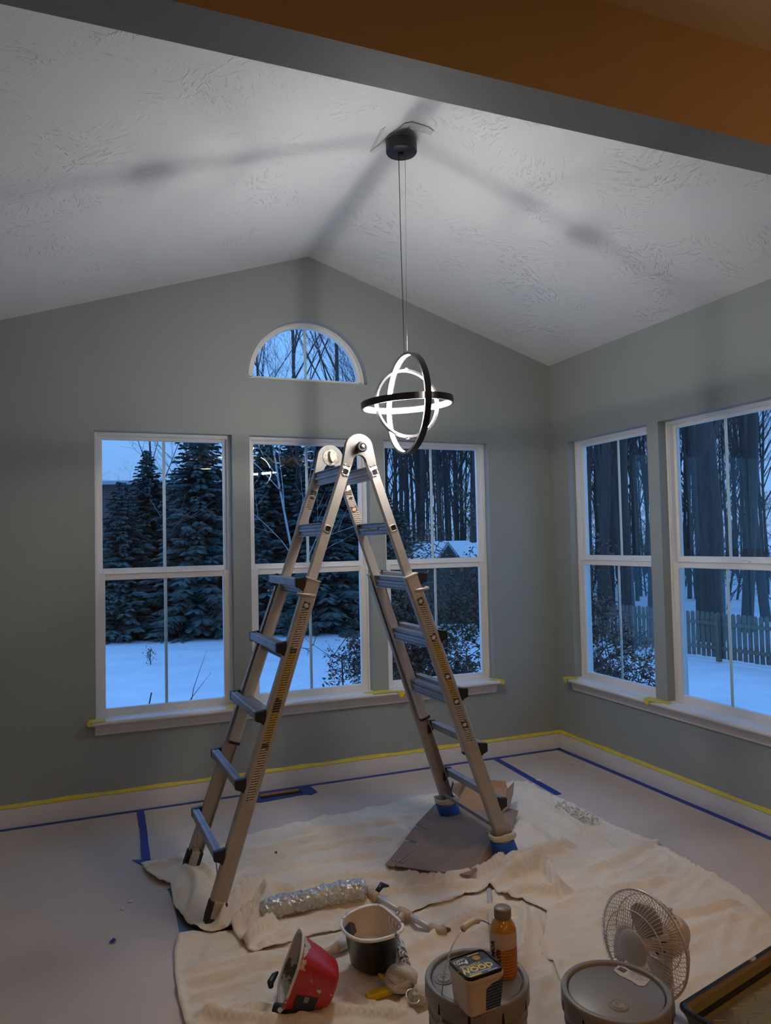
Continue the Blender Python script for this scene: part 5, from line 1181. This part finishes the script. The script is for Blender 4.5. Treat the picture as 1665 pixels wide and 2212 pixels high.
scrap('paper_fleck', Z_[2], .006, M['debris'], 'tiny white fleck on the left floor paper, further left of the two', 'scrap')
scrap('paint_smear', Z_[3], .015, M['debris'], 'short pale smear on the left floor paper beside the cloth', 'paint smear', flat_=.02)
scrap('paint_smear', Z_[4], .014, M['debris'], 'thin pale smear on the left floor paper, the lower one', 'paint smear', flat_=.02)
scrap('paper_scrap', Z_[5], .016, M['debris'], 'white scrap on the floor paper by the corner, left one', 'scrap')
scrap('paper_scrap', Z_[6], .018, M['debris'], 'white scrap on the floor paper by the corner, right one', 'scrap')
scrap('brown_crumb', (Z_[7][0],Z_[7][1],.03), .010, M['dirt'], 'small brown crumb on the drop cloth between the ladder legs', 'crumb', flat_=1)
o = scrap('paper_scrap', (Z_[9][0],Z_[9][1],.03), .022, M['debris'], 'flat white scrap at the edge of the drop cloth beside blue tape', 'scrap', flat_=.3)
pc = [(-0.763, -1.072, 0.035), (-0.77, -1.115, 0.035), (-0.736, -1.1, 0.035), (-0.759, -1.158, 0.035), (-0.725, -1.151, 0.035), (-0.761, -1.209, 0.035), (-0.731, -1.208, 0.035), (-0.75, -1.257, 0.035), (-0.72, -1.257, 0.035), (-0.739, -1.305, 0.035), (-0.708, -1.306, 0.035), (-0.733, -1.063, 0.035), (-0.711, -1.165, 0.035), (-0.705, -1.221, 0.035)]
for i, p in enumerate(pc):
    o = MB(); t = R(137*i); s_ = .015+.006*(i%3)
    pts = [Vector((s_*math.cos(a)*(1+.3*math.sin(3*a+i)), s_*.7*math.sin(a)*(1+.3*math.cos(2*a+i)), .010*math.sin(2*a+i)+.012)) for a in [2*PI*k/10 for k in range(11)]]
    o = MB().tube([p_*1.0 for p_ in pts], .0042, 5).build('peeled_tape', M['debris']); o.location = p; o.rotation_euler = (0,0,t)
    tag(o, 'curl of peeled pale masking tape in the heap on the right of the drop cloth', 'tape curl', 'peeled tape curls')
o = scrap('yellow_tape_scrap', tuple([(-0.701, -1.14, 0.045)][0]), .012, M['yellow_tape'], 'small yellow tape scrap in the heap of peeled tape', 'scrap')

# ---------------------------------------------------------------- outdoors
GZ = -1.30
b = MB(); xs = [-60+2.5*i for i in range(73)]; ys = [.16+k*1.6 for k in range(22)]+[36+4*k for k in range(30)]
V_ = []
def gz(x, y):
    d = max(0, y-24)+max(0, x-22)*.8
    return GZ+.10*noise.noise((x*.12,y*.12,0))+.03*noise.noise((x*.6,y*.6,3))+.012*d
for y in ys:
    for x in xs: V_.append((x, y, gz(x,y)))
n = len(xs); b.add(V_, [(j*n+i, j*n+i+1, (j+1)*n+i+1, (j+1)*n+i) for j in range(len(ys)-1) for i in range(n-1)], True)
ys2 = [.16-1.6*k for k in range(24)]; xs2 = [.16+i*2 for i in range(55)]; n2 = len(xs2)
b.add([(x, y, gz(x,y)-.0) for y in ys2 for x in xs2], [(j*n2+i, j*n2+i+1, (j+1)*n2+i+1, (j+1)*n2+i) for j in range(len(ys2)-1) for i in range(n2-1)], True)
struct(b.build('snowy_ground', M['snow']))
def gpt(x, y): return Vector((x, y, gz(x,y)-.03))

def bare_tree_mb(h, r, seed, depth=4, spread=.5, lean=.04, first=.35, nb=3, droop=0, seg=5, kids=(4,7), rmin=.004):
    rnd = random.Random(seed); b = MB(); tips = []
    def grow(p, d, L, rad, lev):
        k = seg if lev == 0 else 3; pts = [p]; rs = [rad]; dd = d.copy()
        for i in range(k):
            dd = (dd+Vector((rnd.uniform(-1,1),rnd.uniform(-1,1),rnd.uniform(-.5,.8)-droop*lev))*(.05 if lev == 0 else .20)).normalized()
            pts.append(pts[-1]+dd*L/k); rs.append(rad*(1-(.55 if lev == 0 else .75)*(i+1)/k))
        b.tube(pts, rs, 7 if lev == 0 else (4 if lev == 1 else 3), cap=False, smooth=lev == 0)
        if lev >= depth: tips.append(pts[-1]); return
        m_ = rnd.randint(*kids) if lev else nb
        for j in range(m_):
            t = (first+(1-first)*(j+rnd.random()*.8)/m_) if lev == 0 else rnd.uniform(.25,1)
            q = t*k; i = min(int(q), k-1); bp = pts[i].lerp(pts[i+1], q-i); rr_ = rs[i]+(rs[i+1]-rs[i])*(q-i)
            a = rnd.uniform(0,2*PI); sd = (pts[i+1]-pts[i]).normalized(); o = sd.orthogonal().normalized(); o = (o*math.cos(a)+sd.cross(o)*math.sin(a))
            nd = (sd*(1-spread)+o*spread+Vector((0,0,.12-droop))).normalized(); grow(bp, nd, L*(.42 if lev == 0 else .55)*rnd.uniform(.6,1.1), max(rr_*.55,rmin), lev+1)
    grow(Vector((0,0,0)), Vector((rnd.uniform(-lean,lean),rnd.uniform(-lean,lean),1)).normalized(), h, r, 0)
    return b, tips
protos = {}
def tree_proto(key, *a, **k):
    mt = k.pop('m', M['bark_far']); mb, tips = bare_tree_mb(*a, **k); o = mb.build('bare_tree', mt, recalc=False); protos[key] = o.data; bpy.data.objects.remove(o); return tips
tree_proto('f0', 15, .085, 1, 4, .36, .05, .25, 12, kids=(3,5)); tree_proto('f1', 16, .10, 2, 4, .34, .05, .22, 13, kids=(3,5)); tree_proto('f2', 14, .065, 3, 4, .42, .08, .18, 12, kids=(3,5)); tree_proto('f3', 17, .135, 4, 4, .38, .04, .25, 13, kids=(3,5))
tree_proto('big', 18, .44, 5, 4, .45, .02, .30, 12, m=M['bark'], kids=(3,5)); tree_proto('crown', 14, .105, 16, 4, .42, .03, .38, 15, m=M['bark'], kids=(4,6)); tree_proto('crown2', 12, .075, 9, 4, .45, .03, .35, 14, m=M['bark'], kids=(4,5))
tree_proto('sap', 5.5, .035, 8, 3, .5, .1, .15, 9, kids=(3,4))
def put_tree(key, x, y, rz, sc, lbl, group=None, nm='bare_tree', scz=None):
    o = bpy.data.objects.new(nm, protos[key]); col.objects.link(o); o.location = gpt(x,y); o.rotation_euler = (0,0,rz); o.scale = (sc,sc,scz or sc)
    return tag(o, lbl, 'tree', group)
# direction helper: a point at distance D from the room's open side along a bearing (degrees from +y towards +x)
VP0 = Vector((-3.13,-4.54,0))
def at_bearing(deg, D):
    a = math.radians(deg); return VP0.x+math.sin(a)*D, VP0.y+math.cos(a)*D
rnd = random.Random(11)
G1 = 'forest trees beyond the yard'
for i in range(150):       # woods seen through the third and the right hand windows
    px = 20.78+ (49.09-20.78)*((i*0.6180339)%1); D = rnd.uniform(28,60); x, y = at_bearing(px, D)
    k = rnd.choice(['f0','f1','f2','f3','f0']); put_tree(k, x, y, rnd.uniform(0,6.28), rnd.uniform(.75,1.15), 'bare leafless forest tree in the dark woods beyond the snowy yard', G1, 'forest_tree')
for i in range(12):
    px = 0.51+ (19.36-0.51)*((i*0.6180339+.3)%1); x, y = at_bearing(px, rnd.uniform(38,60)); put_tree('f2', x, y, rnd.uniform(0,6.28), rnd.uniform(.35,.5), 'small bare tree behind the spruces on the left', 'bare trees behind the spruces', 'forest_tree')
for px, D, k, s_, l_ in [(45.20,22,'big',.9,'massive bare tree trunk just behind the picket fence'),(47.44,24,'f3',1.3,'thick bare trunk behind the picket fence, right of the massive one'),(48.67,27,'f3',1.2,'dark bare tree at the right edge of the right wall window'),
                         (37.77,24,'f3',1.25,'thick dark trunk in the window beside the corner, left of its muntin'),(38.49,27,'f3',1.0,'dark trunk in the window beside the corner, close right of the thick one'),(39.88,24,'f3',1.15,'tall trunk right of the muntin in the window beside the corner'),(41.25,21,'f3',1.0,'leaning trunk at the right end of the window beside the corner'),
                         (28.14,26,'f3',1.2,'thick dark trunk at the right end of the third window'),(27.33,31,'f1',1.1,'slim dark trunk left of the thick one in the third window')]:
    x, y = at_bearing(px, D); put_tree(k, x, y, px*13., s_, l_)
x, y = at_bearing(18.01, 25); put_tree('crown', x, y, 1.0, .92, 'spreading bare tree whose crown fills the right half of the arched window')
x, y = at_bearing(15.47, 27); put_tree('crown', x, y, 4.2, .95, 'spreading bare tree reaching up in the middle of the arched window')
x, y = at_bearing(12.68, 30); put_tree('crown2', x, y, 2.2, .95, 'smaller bare tree at the left end of the arched window')
x, y = at_bearing(4.95, 32); put_tree('sap', x, y, 2.2, 1.75, 'thin bare sapling against the sky in the leftmost window')
x, y = at_bearing(8.99, 26); bt1 = put_tree('sap', x, y, .2, 1.6, 'pale birch beside the tall spruce in the leftmost window', None, 'birch_tree'); bt1.data = bt1.data.copy(); bt1.data.materials[0] = M['birch']
x, y = at_bearing(15.65, 24); bt2 = put_tree('sap', x, y, 1.2, 1.45, 'pale birch in the middle window left of the ladder', None, 'birch_tree'); bt2.data = bt1.data

tree_proto('brush', 3.6, .05, 21, 4, .55, .25, .05, 16, kids=(4,6))
for i in range(34):
    px = 20.42+(49.93-20.42)*((i*0.6180339+.1)%1); x, y = at_bearing(px, rnd.uniform(30,46)); put_tree('brush', x, y, rnd.uniform(0,6.28), rnd.uniform(.7,1.15), 'low tangle of bare brush at the foot of the dark woods', 'brush along the edge of the woods', 'brush_thicket')
# spruces
def spruce_mesh(h, rmax, seed):
    rnd = random.Random(seed); b = MB(); V = []; F = []
    nl = int(h*8)
    for i in range(nl):
        t = i/nl; z = .15+h*.97*t; rr_ = rmax*(1-t)**.85*(.85+.3*rnd.random())+.06; nb = max(4, int(7+8*(1-t)))
        for j in range(nb):
            a = 2*PI*(j+rnd.random()*.8)/nb; dx, dy = math.cos(a), math.sin(a); L = rr_*rnd.uniform(.75,1.1)
            k = 5 if L > .5 else 3; px_, py_, pz_ = 0, 0, z; prev = None
            for s_ in range(k):
                f = (s_+1)/k; q = (dx*L*f, dy*L*f, z-L*.34*f+L*.16*f*f*(1 if t < .8 else 2)+.06*rnd.uniform(-1,1))
                # side twigs as drooping blades
                for sd in (-1,1):
                    for m_ in range(5):
                        w_ = L*.26*(1-f*.55)*rnd.uniform(.6,1.2)+.05; ff = f-(m_/5)/k
                        bx, by, bz = dx*L*ff, dy*L*ff, q[2]+.02; ex_, ey_ = -dy*sd*.8+dx*.6, dx*sd*.8+dy*.6
                        i0 = len(V); dr = rnd.uniform(.10,.45)*w_; tw = .014+.016*rnd.random()
                        V.extend([(bx,by,bz),(bx+ex_*w_*.55-dx*tw,by+ey_*w_*.55-dy*tw,bz-dr*.4+tw),(bx+ex_*w_,by+ey_*w_,bz-dr),(bx+ex_*w_*.5+dx*tw,by+ey_*w_*.5+dy*tw,bz-dr*.6-tw*1.4)]); F.append((i0,i0+1,i0+2,i0+3))
    b.add(V, F); return b
spm = [spruce_mesh(6.4, 2.0, 5), spruce_mesh(5.0, 1.9, 6)]
spd = []
for s_ in spm:
    o = s_.build('foliage', M['spruce'], recalc=False); spd.append(o.data); bpy.data.objects.remove(o)
tk_o = MB().tube([(0,0,0),(0,0,3),(0,0,6)], [.12,.08,.02], 8).build('trunk', M['bark']); tkd = tk_o.data; bpy.data.objects.remove(tk_o)
SPR = [(2.45,24.6,1,0.98,'broad frosted blue spruce at the left in the leftmost window'),(4.24,26.3,0,0.96,'pointed dark spruce behind the broad blue one in the leftmost window'),(7.98,24.6,0,1.17,'tall dark spruce right of the muntin in the leftmost window'),(10.45,26.9,1,1.17,'dense spruce hidden behind the pier between the first two windows'),
       (12.86,25.2,0,1.11,'tall spruce at the left side of the middle window'),(14.84,29.2,0,1.17,'slim spruce in the middle window behind the birch'),(17.30,24.6,0,1.15,'large dark green spruce in the middle window behind the ladder'),(19.53,25.7,1,1.29,'wide dark spruce at the right side of the middle window'),(23.12,25.7,1,0.77,'low dark evergreen in the third window left of the shed'),(21.84,30.4,1,0.99,'dark evergreen behind the pier right of the ladder')]
for px, D, k, sc, l_ in SPR:
    x, y = at_bearing(px, D); t = thing('spruce_tree', l_, 'tree', tuple(gpt(x,y)), (0,0,px*7.)); t.scale = (sc,sc,sc)
    for nm, d_ in (('foliage', spd[k]), ('trunk', tkd)):
        o = bpy.data.objects.new(nm, d_); col.objects.link(o); o.parent = t
        if nm == 'trunk': o.scale = (1,1,.95 if k == 0 else .75)

# picket fence
FS = [Vector((at_bearing(34.09,21.5)[0], at_bearing(34.09,21.5)[1], 0)), Vector((at_bearing(44.11,18.6)[0], at_bearing(44.11,18.6)[1], 0)), Vector((at_bearing(50.21,17.2)[0], at_bearing(50.21,17.2)[1], 0))]
fd = (FS[2]-FS[1]).normalized(); F0 = FS[1]-fd*6.5; LN = 9.6+6.5-4
fen = thing('picket_fence', 'weathered wooden picket fence across the snow in the right wall window', 'fence', (F0.x, F0.y, GZ))
fnm = Vector((-fd.y, fd.x, 0)); 
if fnm.dot(Vector((1,1,0))) < 0: fnm = -fnm
FMx = Matrix((fd, fnm, Vector((0,0,1)))).transposed().to_4x4()
pk = MB(); pk.loft([[Vector((u, v, z)) for u, z in ((-.048,.06),(-.048,1.02),(-.026,1.06),(.026,1.06),(.048,1.02),(.048,.06))] for v in (-.009,.009)]); po = pk.build('picket', M['fence']); pkd = po.data; bpy.data.objects.remove(po)
for i in range(int(LN/.132)):
    o = bpy.data.objects.new('picket', pkd); col.objects.link(o); o.parent = fen; p = FMx @ Vector((i*.132, 0, 0)); o.location = p+Vector((0,0,rnd.uniform(-.015,.015))); o.rotation_euler = (0, 0, math.atan2(fd.y,fd.x)+rnd.uniform(-.02,.02))
for z in (.28,.82):
    MB().box((-.1,-.048,z-.04),(LN,-.010,z+.04), FMx).build('rail', M['fence'], fen)
for i in range(int(LN/2.4)+1):
    MB().box((i*2.4-.045,-.14,0),(i*2.4+.045,-.05,1.05), FMx).build('post', M['fence'], fen)

# neighbour house, far left
hx, hy = at_bearing(5.11, 40)
hs = thing('neighbour_house', 'grey-brown sided house with white trimmed windows beyond the spruces', 'house', (hx,hy,GZ))
hm = Matrix.Rotation(-.22,4,'Z')
MB().box((-3.6,0,0),(6.0,6,6.05), hm).build('wall', M['siding'], hs)
sd = MB()
for k in range(34):
    z = 2.3+k*.11; sd.add([hm @ Vector(v) for v in ((-3.6,-.004,z+.11),(6.0,-.004,z+.11),(6.0,-.028,z),(-3.6,-.028,z))], [(0,1,2,3)])
tag(sd.build('siding_boards', M['siding'], hs), kind='stuff')
MB().box((-3.9,-.35,6.0),(6.3,6.3,6.18), hm).build('roof', M['house_trim'], hs)
for x_ in (2.1,5.2):
    wf = MB().box((x_-.12,-.07,3.4),(x_+.45,-.0,5.2), hm).build('window', M['house_trim'], hs); MB().box((x_-.03,-.09,3.5),(x_+.36,-.071,5.1), hm).build('pane', M['house_pane'], wf)
# garden shed with snow on its roof
sx_, sy_ = at_bearing(26.66, 25)
sh = thing('garden_shed', 'green garden shed with a small gable and snowy roof in the third window', 'shed', (sx_, sy_, gz(sx_,sy_)-.05))
sm = Matrix.Rotation(-.45,4,'Z')
MB().box((-1.2,0,0),(2.2,2.2,2.05), sm).build('wall', M['shed'], sh)
MB().loft([[sm @ Vector((x_, y_, z_)) for y_, z_ in ((-.30,1.98),(-.30,2.06),(.95,2.80),(2.4,2.10),(2.4,2.0),(.95,2.62))] for x_ in (-1.45,2.45)]).build('snowy_roof', M['snow_roof'], sh)
MB().loft([[sm @ Vector((x_, y_, z_)) for x_, z_ in ((-.46,2.02),(0,2.66),(.46,2.02))] for y_ in (-.42,.9)]).build('gable', M['shed'], sh)
for s_ in (-1,1):
    MB().loft([[sm @ Vector((s_*u, y_, w_)) for u, w_ in ((.0,2.66),(.0,2.78),(.60,1.95),(.54,1.90))] for y_ in (-.50,.9)]).build('gable_rake', M['shed_trim'], sh)
MB().loft([[sm @ Vector((x_, y_, z_)) for x_, z_ in ((-.20,2.14),(-.20,2.28),(0,2.50),(.20,2.28),(.20,2.14))] for y_ in (-.45,-.43)]).build('vent', M['house_pane'], sh)

# leafy brown weeping shrub outside the corner
def shrub(name, x, y, h, seed, lbl, leaves, nb=10, spread=.72, kids=(4,6), droop=.10, rad=.045, depth=4):
    t = thing(name, lbl, 'shrub', tuple(gpt(x,y)))
    b, tips = bare_tree_mb(h, rad, seed, depth, spread, .25, .08, nb, droop, kids=kids, rmin=.006 if leaves else .004); b.build('branches', M['bark'], t, recalc=False)
    if leaves:
        r2 = random.Random(seed); lf = MB(); V=[]; F=[]
        for p in tips:
            for _ in range(leaves):
                c = p+Vector((r2.gauss(0,.05),r2.gauss(0,.05),r2.gauss(-.02,.05))); s_ = r2.uniform(.012,.028); a = r2.uniform(0,6.28)
                u = Vector((math.cos(a),math.sin(a),r2.uniform(-.8,.8)))*s_; v = Vector((-math.sin(a),math.cos(a),r2.uniform(-.8,.8)))*s_*.6; i0 = len(V)
                V += [c-u, c-v, c+u, c+v+Vector((0,0,-s_*.5))]; F += [(i0,i0+1,i0+2),(i0,i0+2,i0+3)]
        lf.add(V, F); tag(lf.build('dry_leaves', M['leaf'], t, recalc=False), kind='stuff')
    return t
shrub('weeping_shrub', 1.30, 1.75, 2.6, 3, 'weeping shrub with dry brown leaves outside the corner of the room', 4, nb=28, spread=.74, kids=(5,6), droop=.03, rad=.05)
sx2, sy2 = at_bearing(26.27, 8.6)
shrub('weeping_shrub', sx2, sy2, 1.85, 31, 'brown-leaved weeping shrub filling the lower half of the third window', 4, nb=30, spread=.72, kids=(5,6), droop=.03, rad=.045)
tx2, ty2 = at_bearing(4.36, 18.5)
shrub('grass_tuft', tx2, ty2, .34, 41, 'small dry tuft sticking out of the snow in the leftmost window', 2, nb=16, spread=.5, kids=(2,3), depth=2, rad=.012)
shrub('bare_shrub', -1.12, 1.5, 1.9, 12, 'low bare twiggy shrub behind the middle window at its lower right', 0, nb=7, spread=.75, kids=(3,4), depth=3, rad=.014)
shrub('bare_shrub', -3.12, 1.2, 1.95, 15, 'wispy bare twigs at the lower left edge of the leftmost window', 0, nb=4, spread=.6, kids=(2,3), depth=2, rad=.010)
